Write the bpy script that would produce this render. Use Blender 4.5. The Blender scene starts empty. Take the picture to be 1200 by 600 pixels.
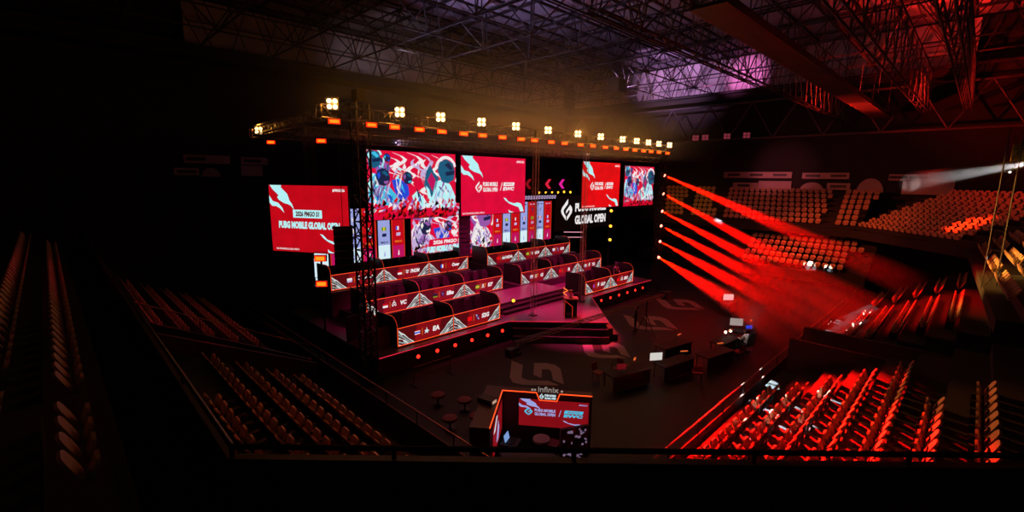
import bpy, bmesh, math, random
from mathutils import Vector, Matrix
random.seed(7)
S = bpy.context.scene
C = S.collection
PI = math.pi
S.view_settings.view_transform = 'Standard'
S.view_settings.look = 'None'
S.view_settings.exposure = 0.0
S.view_settings.gamma = 1.0
S.view_settings.use_curve_mapping = False
S.cycles.use_denoising = True
S.cycles.max_bounces = 5
S.cycles.diffuse_bounces = 3
S.cycles.volume_bounces = 0
S.cycles.sample_clamp_indirect = 4.0

# ------------------------------------------------------------------ materials
def lin(h):
    h = h.lstrip('#')
    o = []
    for i in (0, 2, 4):
        c = int(h[i:i+2], 16) / 255
        o.append(c / 12.92 if c <= .04045 else ((c + .055) / 1.055) ** 2.4)
    return (*o, 1)

MATS = {}
def mat(name, hexcol, rough=.6, metal=0.0, var=.25, scale=6.0):
    if name in MATS: return MATS[name]
    m = bpy.data.materials.new(name); m.use_nodes = True
    nt = m.node_tree; b = nt.nodes['Principled BSDF']
    tc = nt.nodes.new('ShaderNodeTexCoord'); nz = nt.nodes.new('ShaderNodeTexNoise')
    nz.inputs['Scale'].default_value = scale; nz.inputs['Detail'].default_value = 4
    nt.links.new(tc.outputs['Object'], nz.inputs['Vector'])
    mx = nt.nodes.new('ShaderNodeMix'); mx.data_type = 'RGBA'
    c = lin(hexcol)
    mx.inputs[6].default_value = (*[x * (1 - var) for x in c[:3]], 1)
    mx.inputs[7].default_value = (*[min(1, x * (1 + var)) for x in c[:3]], 1)
    nt.links.new(nz.outputs['Fac'], mx.inputs[0])
    nt.links.new(mx.outputs[2], b.inputs['Base Color'])
    b.inputs['Roughness'].default_value = rough; b.inputs['Metallic'].default_value = metal
    MATS[name] = m
    return m

def emi(name, hexcol, strength=1.0, grid=False):
    if name in MATS: return MATS[name]
    m = bpy.data.materials.new(name); m.use_nodes = True
    nt = m.node_tree; b = nt.nodes['Principled BSDF']
    b.inputs['Base Color'].default_value = (.01, .01, .01, 1); b.inputs['Roughness'].default_value = .5
    c = lin(hexcol)
    b.inputs['Emission Strength'].default_value = strength
    if grid:      # picture that varies a little over the LED wall
        tc = nt.nodes.new('ShaderNodeTexCoord'); nz = nt.nodes.new('ShaderNodeTexNoise')
        nz.inputs['Scale'].default_value = 1.3; nz.inputs['Detail'].default_value = 5
        nt.links.new(tc.outputs['Object'], nz.inputs['Vector'])
        mx = nt.nodes.new('ShaderNodeMix'); mx.data_type = 'RGBA'
        mx.inputs[6].default_value = (*[x * .72 for x in c[:3]], 1)
        mx.inputs[7].default_value = (*[min(1, x * 1.25) for x in c[:3]], 1)
        nt.links.new(nz.outputs['Fac'], mx.inputs[0]); nt.links.new(mx.outputs[2], b.inputs['Emission Color'])
    else:
        b.inputs['Emission Color'].default_value = c
    MATS[name] = m
    return m

def volume(name, density, color=(1, 1, 1), aniso=0.0):
    if name in MATS: return MATS[name]
    m = bpy.data.materials.new(name); m.use_nodes = True
    nt = m.node_tree; nt.nodes.clear()
    o = nt.nodes.new('ShaderNodeOutputMaterial'); v = nt.nodes.new('ShaderNodeVolumeScatter')
    v.inputs['Density'].default_value = density; v.inputs['Color'].default_value = (*color, 1)
    v.inputs['Anisotropy'].default_value = aniso
    nt.links.new(v.outputs[0], o.inputs['Volume'])
    MATS[name] = m
    return m

BLACK = mat('black_paint', '#1b1a19', .55)
BMETAL = mat('black_metal', '#2a2828', .45, .6)
ALU = mat('truss_aluminium', '#5c5656', .45, .8)
STEEL = mat('roof_steel', '#4a4244', .6, .2)
ROOFSTEEL = mat('roof_frame_paint', '#2a2627', .7)
CONC = mat('dark_concrete', '#191515', .85, 0, .3, 2.0)
FLOORM = mat('matte_black_floor', '#080707', .6, 0, .3, .8)
DECK = mat('glossy_stage_deck', '#5a4650', .3, 0, .15, 1.5)
DARKRED = mat('painted_barrier', '#6b3a30', .7)
SEATM = mat('seat_plastic', '#b48c70', .42, 0, .08, 9)
SEATDARK = mat('seat_bracket_metal', '#3a3836', .5, .5)
WALLM = mat('dark_arena_wall', '#241f1e', .9, 0, .3, .4)
PANELW = mat('pale_wall_panel', '#b79a96', .7, 0, .12, 1)
ROOFM = mat('roof_sheet', '#a49aa6', .75, 0, .35, .25)
CLEREM = mat('translucent_roof_panel', '#b8aab0', .6, 0, .35, .35)
SKIN = mat('skin', '#a97457', .55, 0, .05)
FABD = mat('dark_clothing', '#1f1d20', .85)
FABW = mat('pale_shirt', '#c9c0bd', .85)
HAIRM = mat('black_hair', '#0e0c0b', .6)
TABLEM = mat('black_table_cloth', '#0e0d0e', .85)
LOGOGREY = mat('floor_emblem_grey', '#8d8088', .6, 0, .1)
REDSTOOL = mat('red_upholstery', '#7a1416', .6)
CHAIRM = mat('gaming_chair_leather', '#242022', .5)
CASTERW = mat('caster_wall_laminate', '#4a2a26', .5)
NEON = emi('orange_neon', '#ff4c1e', 1.5)
NEONDIM = emi('dim_orange_neon', '#e03a18', .8)
E_WHITE = emi('screen_white', '#f2ecec', .95)
E_CYANW = emi('screen_pale_cyan', '#b4f0f4', 1.0)
E_CYAN = emi('screen_cyan', '#40bce0', 1.0)
E_TEAL = emi('screen_teal', '#155c80', .95)
E_BLUE = emi('screen_blue', '#2448d0', 1.0)
E_NAVY = emi('screen_navy', '#14244a', .9)
E_PURP = emi('screen_purple', '#9a5cae', .9)
E_LILAC = emi('screen_lilac', '#c9b4e0', .9)
E_RED = emi('screen_red', '#e00a12', 1.0, True)
E_PINKRED = emi('screen_pink_red', '#dc0838', 1.0, True)
E_CRIM = emi('screen_crimson', '#c00818', 1.0, True)
E_DRED = emi('screen_dark_red', '#560a10', .9, True)
E_MRED = emi('screen_mid_red', '#8a0d16', .9, True)
E_MAG = emi('screen_magenta', '#c0125e', .95)
E_BLACK = emi('screen_black', '#0a0606', .5)
E_ORANGE = emi('screen_orange', '#f08024', .95)
E_GREEN = emi('screen_green', '#6e9a1e', .9)
E_YEL = emi('screen_yellow', '#e6c83c', .9)
E_SILV = emi('screen_silver', '#9db4b4', .8)
E_STREAK = emi('screen_streak', '#d4dcd8', .9)
E_LAV = emi('screen_lavender', '#9fa8e6', .9)
E_ICE = emi('screen_ice', '#d4ecf4', 1.0)

# ------------------------------------------------------------------ mesh helpers
class MB:
    def __init__(s): s.v = []; s.f = []; s.mi = []; s.mats = []
    def _m(s, m):
        if m is None: return 0
        if m not in s.mats: s.mats.append(m)
        return s.mats.index(m)
    def face(s, pts, m=None):
        b = len(s.v); s.v += [tuple(p) for p in pts]; s.f.append(tuple(range(b, b + len(pts)))); s.mi.append(s._m(m))
    def raw(s, vs, fs, m=None):
        b = len(s.v); s.v += [tuple(p) for p in vs]; k = s._m(m)
        for f in fs: s.f.append(tuple(b + i for i in f)); s.mi.append(k)
    def box(s, x0, x1, y0, y1, z0, z1, m=None):
        s.raw([(x, y, z) for z in (z0, z1) for y in (y0, y1) for x in (x0, x1)],
              [(0, 2, 3, 1), (4, 5, 7, 6), (0, 1, 5, 4), (2, 6, 7, 3), (0, 4, 6, 2), (1, 3, 7, 5)], m)
        return s
    def obox(s, c, ax, ay, az, m=None):   # centre and three half-axis vectors
        c, ax, ay, az = map(Vector, (c, ax, ay, az))
        s.raw([c + i * ax + j * ay + k * az for k in (-1, 1) for j in (-1, 1) for i in (-1, 1)],
              [(0, 2, 3, 1), (4, 5, 7, 6), (0, 1, 5, 4), (2, 6, 7, 3), (0, 4, 6, 2), (1, 3, 7, 5)], m)
        return s
    def tube(s, p, q, r, n=6, r2=None, m=None):
        p, q = Vector(p), Vector(q); d = q - p
        if d.length < 1e-6: return s
        d.normalize(); u = d.orthogonal().normalized(); w = d.cross(u); r2 = r if r2 is None else r2
        vs = [p + r * (math.cos(2*PI*i/n) * u + math.sin(2*PI*i/n) * w) for i in range(n)]
        vs += [q + r2 * (math.cos(2*PI*i/n) * u + math.sin(2*PI*i/n) * w) for i in range(n)]
        s.raw(vs, [(i, (i+1) % n, n + (i+1) % n, n + i) for i in range(n)] + [tuple(range(n-1, -1, -1)), tuple(range(n, 2*n))], m)
        return s
    def path(s, pts, r, n=5, m=None):
        for a, b in zip(pts, pts[1:]): s.tube(a, b, r, n, m=m)
        return s
    def prism(s, pts, off, m=None):        # planar outline pushed along off
        n = len(pts); off = Vector(off); a = [Vector(p) for p in pts]; b = [p + off for p in a]
        s.raw(a + b, [tuple(range(n-1, -1, -1)), tuple(range(n, 2*n))] + [(i, (i+1) % n, n + (i+1) % n, n + i) for i in range(n)], m)
        return s
    def lathe(s, c, prof, n=14, m=None):
        c = Vector(c); vs = []
        for r, z in prof: vs += [c + Vector((r*math.cos(2*PI*i/n), r*math.sin(2*PI*i/n), z)) for i in range(n)]
        fs = []
        for k in range(len(prof)-1):
            fs += [(k*n+i, k*n+(i+1) % n, (k+1)*n+(i+1) % n, (k+1)*n+i) for i in range(n)]
        fs += [tuple(range(n-1, -1, -1)), tuple(range((len(prof)-1)*n, len(prof)*n))]
        s.raw(vs, fs, m); return s
    def lattice(s, p, q, w, bay, r=.025, rb=.014, up=(0, 0, 1), n=5, tri=False):   # box truss p to q
        p, q, up = Vector(p), Vector(q), Vector(up); d = q - p; L = d.length; d.normalize()
        a = d.cross(up); a = a.normalized() if a.length > 1e-4 else Vector((1, 0, 0)); b = a.cross(d).normalized(); h = w / 2
        cs = [(h, h), (-h, h), (-h, -h), (h, -h)] if not tri else [(h, h), (-h, h), (0, -h)]
        P = lambda i, t: p + d * t + a * cs[i][0] + b * cs[i][1]
        N = max(1, round(L / bay)); k = len(cs)
        for i in range(k):
            s.tube(P(i, 0), P(i, L), r, n)
            for j in range(N):
                t0, t1 = L*j/N, L*(j+1)/N
                s.tube(P(i, t0), P((i+1) % k, t1), rb, 4) if j % 2 else s.tube(P((i+1) % k, t0), P(i, t1), rb, 4)
                s.tube(P(i, t0), P((i+1) % k, t0), rb, 4)
        return s
    def mesh(s, name, m=None, smooth=False):
        me = bpy.data.meshes.new(name); me.from_pydata(s.v, [], s.f)
        for x in (s.mats or [m]): me.materials.append(x)
        if s.mats: me.polygons.foreach_set('material_index', s.mi)
        if smooth: me.polygons.foreach_set('use_smooth', [True] * len(me.polygons))
        me.update(); return me
    def build(s, name, m=None, parent=None, smooth=False):
        o = bpy.data.objects.new(name, s.mesh(name, m, smooth)); C.objects.link(o)
        if parent: o.parent = parent
        return o

def thing(name, label, cat, loc=(0, 0, 0), rz=0, group=None):
    o = bpy.data.objects.new(name, None); C.objects.link(o); o.empty_display_size = .1
    o.location = loc; o.rotation_euler = (0, 0, rz); o['label'] = label; o['category'] = cat
    if group: o['group'] = group
    return o
def tag(o, label, cat, group=None, loc=None, kind=None):
    o['label'] = label; o['category'] = cat
    if group: o['group'] = group
    if kind: o['kind'] = kind
    if loc: o.location = loc
    return o
def struct(name, mb, m): o = mb.build(name, m); o['kind'] = 'structure'; return o
def dup(root, loc, rz=0, label=None, group=None):
    r = root.copy(); C.objects.link(r); r.location = loc; r.rotation_euler = (0, 0, rz)
    if label: r['label'] = label
    if group: r['group'] = group
    for ch in list(root.children):
        c = ch.copy(); C.objects.link(c); c.parent = r
        for g in list(ch.children):
            d = g.copy(); C.objects.link(d); d.parent = c
    return r
ORD = ['first', 'second', 'third', 'fourth', 'fifth', 'sixth', 'seventh', 'eighth', 'ninth', 'tenth', 'eleventh', 'twelfth',
       'thirteenth', 'fourteenth', 'fifteenth', 'sixteenth', 'seventeenth', 'eighteenth', 'nineteenth', 'twentieth',
       'twenty-first', 'twenty-second', 'twenty-third', 'twenty-fourth', 'twenty-fifth', 'twenty-sixth']

# text as flat polygons fitted into a box; returns (verts2d, faces) with origin at its centre
TXT = {}
def text2d(t, bold=.03):
    if (t, bold) in TXT: return TXT[(t, bold)]
    cu = bpy.data.curves.new('lettering', 'FONT'); cu.body = t; cu.offset = bold; cu.resolution_u = 2; cu.fill_mode = 'FRONT'
    ob = bpy.data.objects.new('lettering', cu); me = bpy.data.meshes.new_from_object(ob)
    vs = [(v.co.x, v.co.y) for v in me.vertices]; fs = [tuple(p.vertices) for p in me.polygons]
    bpy.data.objects.remove(ob); bpy.data.meshes.remove(me); bpy.data.curves.remove(cu)
    xs = [v[0] for v in vs]; ys = [v[1] for v in vs]
    x0, x1, y0, y1 = min(xs), max(xs), min(ys), max(ys)
    vs = [((x - (x0+x1)/2) / (x1-x0), (y - (y0+y1)/2) / (y1-y0)) for x, y in vs]
    TXT[(t, bold)] = (vs, fs); return TXT[(t, bold)]

class Art:
    """flat picture on a screen: (u,v) in metres from the screen centre, drawn on plane given by origin, right and up"""
    def __init__(s, o, r, u): s.o, s.r, s.u = Vector(o), Vector(r).normalized(), Vector(u).normalized(); s.n = s.r.cross(s.u).normalized(); s.mb = MB(); s.lift = .006
    def P(s, x, y, k): return s.o + s.r * x + s.u * y + s.n * (s.lift * k)
    def poly(s, pts, m, k=1): s.mb.face([s.P(x, y, k) for x, y in pts], m)
    def rect(s, x0, x1, y0, y1, m, k=1, sk=0): s.poly([(x0, y0), (x1, y0), (x1+sk, y1), (x0+sk, y1)], m, k)
    def ell(s, x, y, a, b, m, k=1, rot=0, n=16):
        c, d = math.cos(rot), math.sin(rot)
        s.poly([(x + a*math.cos(t)*c - b*math.sin(t)*d, y + a*math.cos(t)*d + b*math.sin(t)*c) for t in [2*PI*i/n for i in range(n)]], m, k)
    def text(s, t, x, y, w, h, m, k=2, sk=0, bold=.03):
        vs, fs = text2d(t, bold)
        s.mb.raw([s.P(x + a*w + b*h*sk, y + b*h, k) for a, b in vs], fs, m)
    def build(s, name, parent=None): return s.mb.build(name, None, parent)

PALE = [E_WHITE, E_CYANW, E_CYAN, E_TEAL]
FLAME_TL = [[(.014, 1), (.17, 1), (.16, .97), (.24, .87), (.265, .77), (.295, .72), (.315, .64), (.275, .70), (.235, .72), (.185, .735), (.125, .78), (.105, .82), (.125, .85), (.055, .93)],
            [(0, .845), (.045, .76), (.115, .735), (.165, .66), (.185, .585), (.135, .65), (.085, .685), (.035, .685), (0, .73)]]
FLAME_BR = [[(.63, .29), (.67, .275), (.72, .21), (.81, .175), (.87, .19), (.93, .165), (.96, .10), (.98, .015), (.92, .015), (.89, .10), (.83, .125), (.73, .175), (.67, .23)],
            [(.72, .065), (.75, .033), (.81, .01), (.75, .005), (.725, .015)]]
def flames(a, w, h, m, k=1, parts=(0, 1)):
    for grp in ([FLAME_TL] if 0 in parts else []) + ([FLAME_BR] if 1 in parts else []):
        for pl in grp: a.poly([((x-.5)*w, (y-.5)*h) for x, y in pl][::-1], m, k)
EMB = [[(.6, 1.0), (.1, .62), (0, .48), (.06, .34), (.44, .02), (.44, .2), (.24, .38), (.22, .5), (.3, .56), (.6, .78)],
       [(.52, 0), (.94, .34), (1, .48), (.95, .6), (.8, .72), (.44, .46), (.44, .32), (.7, .5), (.78, .44), (.74, .36), (.52, .18)]]
def emblem(a, x, y, w, h, m, k=2, sk=0):
    for pl in EMB: a.poly([(x + (u-.5)*w + (v-.5)*h*sk, y + (v-.5)*h) for u, v in pl], m, k)

def splash(a, w, h, dense=1, seed=3, pale=False):
    """generic battle picture: flames over red, helmeted figures in blue and white, a crowd band below"""
    rnd = random.Random(seed)
    E_CYANW, E_CYAN, E_TEAL = (PALE[0], E_LILAC, E_PURP) if pale else (PALE[1], PALE[2], PALE[3])
    X = lambda u: (u - .5) * w
    Y = lambda v: (v - .5) * h
    K = lambda u: min(.998, max(.002, u))
    Q = lambda pts, m, k: a.poly([(X(K(u)), Y(K(v))) for u, v in pts], m, k)
    a.rect(-w/2, w/2, -h/2, h/2, E_PINKRED, 0)
    for (u, v, L, bend, th) in [(.26, .98, .38, .1, .03), (.33, .86, .3, -.08, .024), (.42, .99, .42, .12, .035), (.5, .9, .34, -.06, .03), (.55, .99, .5, .1, .03),
                                (.63, .9, .42, -.08, .035), (.7, .97, .4, .1, .03), (.76, .85, .3, .05, .022), (.2, .92, .3, .1, .03), (.58, .6, .3, .08, .04), (.66, .62, .3, -.05, .03)]:
        L1, L2 = [], []
        for i in range(9):
            t = i / 8; ww = th * (math.sin(PI * min(1, t*1.02 + .02)) + .08)
            uu = u + t * L * .45 + bend * math.sin(t * 7); vv = v - t * L
            L1.append((uu - ww, vv)); L2.append((uu + ww*.7, vv))
        Q(L2 + L1[::-1], E_WHITE if rnd.random() < .6 else E_LILAC, 1)
    asp = h / w
    def arc(u, v, r, a0, a1, m, k, inner=0.0, n=12, sq=1.1):
        o = [(u + r*asp*math.cos(math.radians(a0+(a1-a0)*i/n)), v + r*sq*math.sin(math.radians(a0+(a1-a0)*i/n))) for i in range(n+1)]
        if inner: o += [(u + r*inner*asp*math.cos(math.radians(a1-(a1-a0)*i/n)), v + r*inner*sq*math.sin(math.radians(a1-(a1-a0)*i/n))) for i in range(n+1)]
        Q(o, m, k)
    def helmet(u, v, r, m1, m2, k, rim=None):
        if rim: arc(u, v, r*1.25, 20, 170, rim, k, .8); arc(u+.01, v, r*1.35, -40, 10, rim, k, .85)
        Q([(u-r*asp*.95, v+r*.1), (u-r*asp*.7, v+r*.8), (u, v+r*1.1), (u+r*asp*.75, v+r*.75), (u+r*asp*.98, v), (u+r*asp*.85, v-r*.7), (u+r*asp*.2, v-r*1.05), (u-r*asp*.5, v-r*.9)], m1, k+1)
        Q([(u-r*asp*.2, v+r*.6), (u+r*asp*.3, v+r*.8), (u+r*asp*.8, v+r*.3), (u+r*asp*.5, v+r*.1)], m2, k+2)
        Q([(u-r*asp*.1, v-r*.05), (u+r*asp*.95, v+r*.12), (u+r*asp*.9, v-r*.25), (u, v-r*.4)], E_NAVY, k+3)
        Q([(u+r*asp*.1, v-r*.5), (u+r*asp*.8, v-r*.4), (u+r*asp*.6, v-r*.75), (u+r*asp*.2, v-r*.8)], rng(), k+3)
        Q([(u-r*asp*.8, v+r*.3), (u-r*asp*.45, v+r*.7), (u-r*asp*.3, v+r*.2), (u-r*asp*.6, v-r*.3)], rng(), k+3)
    rng = lambda: rnd.choice([E_CYAN, E_CYANW, E_TEAL, E_BLUE, E_PURP])
    def body(pts, m, k, folds):
        Q(pts, m, k)
        cx = sum(p[0] for p in pts)/len(pts); cy = sum(p[1] for p in pts)/len(pts)
        for _ in range(folds):
            p = rnd.choice(pts); t = rnd.uniform(.2, .75); u, v = cx+(p[0]-cx)*t, cy+(p[1]-cy)*t
            s, b = rnd.uniform(.012, .035), rnd.uniform(.04, .14); d_ = rnd.choice((-1, 1))
            Q([(u-s*d_, v+b), (u+s*.3*d_, v+b*.3), (u+s*1.4*d_, v-b), (u-s*.2*d_, v-b*.2)], rnd.choice([E_TEAL, E_WHITE, E_CYANW, E_PURP, E_CYAN, E_NAVY, E_BLUE, E_LILAC]), k+1)
    body([(0, .55), (.04, .68), (.1, .66), (.14, .5), (.2, .4), (.16, .26), (0, .34)], E_CYANW, 2, 16)
    body([(.06, .86), (.14, .9), (.24, .76), (.2, .62), (.1, .64)], E_PURP, 2, 8)
    helmet(.055, .88, .13, E_TEAL, E_CYAN, 3, E_CYANW)
    helmet(.2, .9, .06, E_NAVY, E_BLUE, 3)
    body([(0, .42), (.1, .5), (.22, .48), (.32, .3), (.3, .18), (0, .26)], E_CYAN, 5, 22)
    helmet(.15, .62, .12, E_NAVY, E_TEAL, 6)
    body([(.24, .58), (.33, .6), (.42, .5), (.43, .36), (.36, .24), (.28, .38)], E_BLUE, 6, 8)
    helmet(.41, .61, .09, E_NAVY, E_TEAL, 8)
    body([(.46, .34), (.52, .42), (.6, .3), (.66, .16), (.5, .16)], E_CYANW, 7, 10)
    Q([(.6, .5), (.63, .72), (.68, .82), (.72, .7), (.78, .62), (.74, .42), (.68, .3)], E_TEAL, 7)
    Q([(.64, .58), (.69, .7), (.74, .58), (.7, .4)], E_MAG, 8)
    Q([(.62, .5), (.66, .44), (.7, .22), (.66, .18)], E_CYANW, 9)
    body([(.74, .56), (.84, .6), (.93, .5), (.99, .32), (.98, .14), (.72, .14), (.7, .34)], E_CYANW, 7, 26)
    helmet(.87, .72, .18, E_TEAL, E_NAVY, 10, E_WHITE)
    Q([(.62, .22), (.76, .22), (.76, .15), (.61, .15)], E_ICE, 12)
    for _ in range(70 if pale else 26):
        u, v = (rnd.random(), rnd.uniform(.25, 1)) if pale else (rnd.uniform(.3, .8), rnd.uniform(.35, 1)); th = rnd.uniform(.008, .025); L = rnd.uniform(.08, .22); d_ = rnd.uniform(-.5, .3)
        Q([(u, v), (u+th+d_*L*.3, v-L*.35), (u+d_*L*.4, v-L*.55), (u+th*.8+d_*L, v-L), (u-th*.4+d_*L*.5, v-L*.6), (u-th+d_*L*.2, v-L*.3)], rnd.choice([E_WHITE, E_WHITE, E_LILAC, E_CYANW, E_PINKRED]), rnd.choice((1, 9) if pale else (1, 4)))
    n = int(130 * dense)
    for i in range(n):
        u = rnd.random(); v = rnd.uniform(.02, .32) - .06 * u; s = rnd.uniform(.01, .03); b = rnd.uniform(.02, .06)
        m = rnd.choice([E_LILAC, E_PURP, E_WHITE, E_CRIM, E_RED, E_BLACK]) if v > .13 else rnd.choice([E_RED, E_CRIM, E_BLACK, E_DRED, E_BLACK, E_MRED])
        u0, u1 = max(0, u-s), min(1, u+s)
        Q([(u0, max(0, v-b)), ((u0+u1)/2, max(0, v-b*.6)), (u1, v), (u0*.6+u1*.4, v+b)], m, 13 + i % 3)

def road_logo(a, x, y, w, h, m, mtxt, k=2):
    a.rect(x-w/2, x+w/2-.06*w, y+.06*h, y+h/2, m, k, sk=.06*w)
    a.text('ROAD TO', x, y+.28*h, w*.6, h*.2, mtxt, k+1, .15)
    a.text('EWC', x-.02*w, y-.26*h, w*.95, h*.44, m, k, .25, .06)

def screen_box(name, label, loc, w, h, rz=0, depth=.12, group=None):
    t = thing(name, label, 'led screen', loc, rz, group)
    MB().box(-w/2-.03, w/2+.03, .0, depth, -h/2-.03, h/2+.03).build('cabinet', BLACK, t)
    return t, Art((0, -.006, 0), (1, 0, 0), (0, 0, 1))

# ------------------------------------------------------------------ setting
struct('floor', MB().box(-6, 66, -6, 52, -.2, 0), FLOORM)
struct('wall_east', MB().box(64, 64.6, -20, 52, 0, 26.5), WALLM)
struct('wall_north', MB().box(-14, 64.6, 51.5, 52, 0, 26.5), WALLM)
struct('wall_west', MB().box(-14.5, -14, -6, 52, 0, 26.5), WALLM)

def terrace(name, rows, p0, d_out, d_along, a0, a1, z0, run, rise, base=0.0):
    """stepped concrete: row i starts at p0 + d_out*run*i, treads at z0 + rise*i, running from a0 to a1 along d_along"""
    mb = MB(); p0, o, al = Vector(p0), Vector(d_out), Vector(d_along)
    for i in range(rows):
        A = p0 + o * (run * i); B = p0 + o * (run * (i+1)); z = z0 + rise*i
        q = [A + al*a0, A + al*a1, B + al*a1, B + al*a0]
        b = max(base, z - rise*2.2)
        mb.prism([(v.x, v.y, b) for v in q], (0, 0, z - b))
    return struct(name, mb, CONC)
XU, YV = Vector((1, 0, 0)), Vector((0, 1, 0))
terrace('terrace_south', 9, (0, 5.75, 0), -YV, XU, 8.2, 24.3, 1.0, .96, .45)
terrace('terrace_southeast', 9, (0, 5.75, 0), -YV, XU, 27.2, 47, 1.0, .96, .45)
terrace('terrace_west', 7, (7.45, 0, 0), -XU, YV, 6.8, 21.2, 1.0, .96, .45)
terrace('terrace_northwest', 7, (7.45, 0, 0), -XU, YV, 24.2, 46, 1.0, .96, .45)
terrace('terrace_east', 7, (52.5, 0, 0), XU, YV, 6.6, 30, 1.3, .96, .5)
terrace('terrace_upper_east', 8, (55.55, 0, 0), XU, YV, 8.0, 40, 5.35, .9, .5, 4.6)
dc, dn = Vector((-.7071, -.7071, 0)), Vector((.7071, -.7071, 0))
terrace('terrace_corner', 9, (55.2, 8.3, 0), dn, dc, -1.2, 12.6, 5.35, .8, .4, 4.6)
terrace('terrace_upper_west', 5, (1.35, 0, 0), -XU, YV, 7.2, 46, 5.05, .9, .5, 4.6)
e26 = Vector((math.cos(math.radians(2.6)), math.sin(math.radians(2.6)), 0)); n26 = Vector((e26.y, -e26.x, 0))
terrace('terrace_upper_southeast', 4, tuple(n26*1.9), n26, e26, 22.5, 46, 5.4, .65, .45, 4.9)

# parapet of the tier the camera stands on: west run, chamfered run, south run
mb = MB()
mb.prism([(1.37, 46, 4.4), (1.49, 46, 4.4), (1.49, 6.85, 4.4), (12.0, -3.66, 4.4), (20, -3.66, 4.4), (20, -3.8, 4.4), (11.94, -3.8, 4.4), (1.37, 6.79, 4.4)], (0, 0, 1.78))
struct('trim_1', mb, BLACK)
gr = thing('guard_rail', 'black tubular guard rail on the low parapet wall along the bottom of the view', 'railing', (1.43, 6.82, 6.18))
def loc(p, o): return (p[0]-o[0], p[1]-o[1], p[2]-o[2])
O = (1.43, 6.82, 6.18)
RZ = 6.33
mb = MB(); mb.path([loc((1.43, 46, RZ), O), loc((1.43, 6.82, RZ), O), loc((11.97, -3.73, RZ), O), loc((20, -3.73, RZ), O)], .042, 8); mb.build('top_rail', BMETAL, gr)
for q in [(1.43, 30), (1.43, 22), (1.43, 15), (1.43, 10), (1.43, 6.82), (3.0, 5.25), (4.75, 3.5), (6.5, 1.75), (8.0, .25), (9.5, -1.26), (11.2, -2.96), (15, -3.73)]:
    MB().tube(loc((*q, 6.1), O), loc((*q, RZ), O), .035, 8).build('post', BMETAL, gr)

# barriers in front of the lower stands
def barrier(label, p, q, side):
    p, q = Vector(p), Vector(q); t = thing('crowd_barrier', label, 'barrier', p); d = (q-p); L = d.length; d.normalize(); n = Vector((-d.y, d.x, 0)) * .05
    N = round(L / 2.2)
    for i in range(N):
        a, b = d * (L*i/N + .03), d * (L*(i+1)/N - .03)
        MB().prism([a - n*.5, b - n*.5, b + n*.5, a + n*.5], (0, 0, 1.1)).build('panel', DARKRED, t)
    MB().tube((0, 0, 1.6), d*L + Vector((0, 0, 1.6)), .03, 8).build('hand_rail', mat('worn_rail_metal', '#8c6a60', .4, .7), t)
    for i in range(N+1):
        MB().tube(d*(L*i/N) + Vector((0, 0, 0)), d*(L*i/N) + Vector((0, 0, 1.6)), .025, 6).build('post', BMETAL, t)
barrier('long brown panelled barrier with hand rail before the left lower stand', (8.7, 7, 0), (8.7, 46, 0), 1)
barrier('long dark red barrier with hand rail before the red lit right lower stand', (11, 6.05, 0), (47, 6.05, 0), 1)

# vomitory between the two right lower blocks, aisle wall of the left stand
mb = MB(); mb.box(24.4, 24.6, -3, 5.6, 0, 2.6); mb.box(26.9, 27.1, -3, 5.6, 0, 2.6); mb.box(24.4, 27.1, -3.2, -3, 0, 5.2)
struct('wall_vomitory', mb, mat('vomitory_wall', '#4a3431', .8))
mb = MB(); mb.prism([(8.3, 21.9, 0), (8.3, 21.9, 1.2), (1.9, 23.2, 4.3), (1.9, 23.2, 0)], (0, .18, 0)); mb.prism([(8.3, 21.3, 0), (8.3, 21.3, 1.2), (1.9, 21.3, 4.3), (1.9, 21.3, 0)], (0, .12, 0))
struct('wall_aisle', mb, mat('aisle_wall', '#33282a', .6))
t = thing('aisle_handrail', 'thin sloping hand rail on the aisle wall between left lower blocks', 'railing', (8.3, 22, 1.2))
MB().tube((0, 0, .7), (-6.4, 1.3, 3.8), .03, 6).build('rail', mat('worn_rail_metal', '#8c6a60', .4, .7), t)
for k in (0, .33, .66, 1): MB().tube((-6.4*k, 1.3*k, 3.1*k), (-6.4*k, 1.3*k, 3.1*k+.7), .02, 6).build('post', BMETAL, t)

# ------------------------------------------------------------------ seats
def rrect(w, h, r, n=4):
    o = []
    for cx, cy, a in ((w/2-r, h/2-r, 0), (-w/2+r, h/2-r, 90), (-w/2+r, -h/2+r, 180), (w/2-r, -h/2+r, 270)):
        for i in range(n+1):
            t = math.radians(a + 90*i/n); o.append((cx + r*math.cos(t), cy + r*math.sin(t)))
    return o
def seat_meshes():
    # local: faces +Y, origin on the tread
    back = MB(); out = rrect(.46, .46, .13)
    P = lambda x, z, d: (x, -.24 - .42*(z) - d*.9 + .35*x*x, .64 + z*.92 - d*.35)
    f = [P(x, z, 0) for x, z in out]; b = [P(x, z, .045) for x, z in out]; n = len(out)
    back.raw(f + b, [tuple(range(n)), tuple(range(2*n-1, n-1, -1))] + [(i, n+i, n+(i+1) % n, (i+1) % n) for i in range(n)])
    pan = MB(); out = rrect(.44, .36, .13)
    P = lambda x, y, d: (x, -.02 + .3*y + .3*x*x - d, .55 + .92*y)
    f = [P(x, y, 0) for x, y in out]; b = [P(x, y, .05) for x, y in out]
    pan.raw(f + b, [tuple(range(n)), tuple(range(2*n-1, n-1, -1))] + [(i, n+i, n+(i+1) % n, (i+1) % n) for i in range(n)])
    br = MB(); br.box(-.03, .03, -.2, .1, 0, .37); br.box(-.12, .12, -.24, -.18, .3, .62); br.box(-.1, .1, -.24, 0, .34, .38)
    return back, pan, br
bk, pn, bt = seat_meshes()
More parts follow.
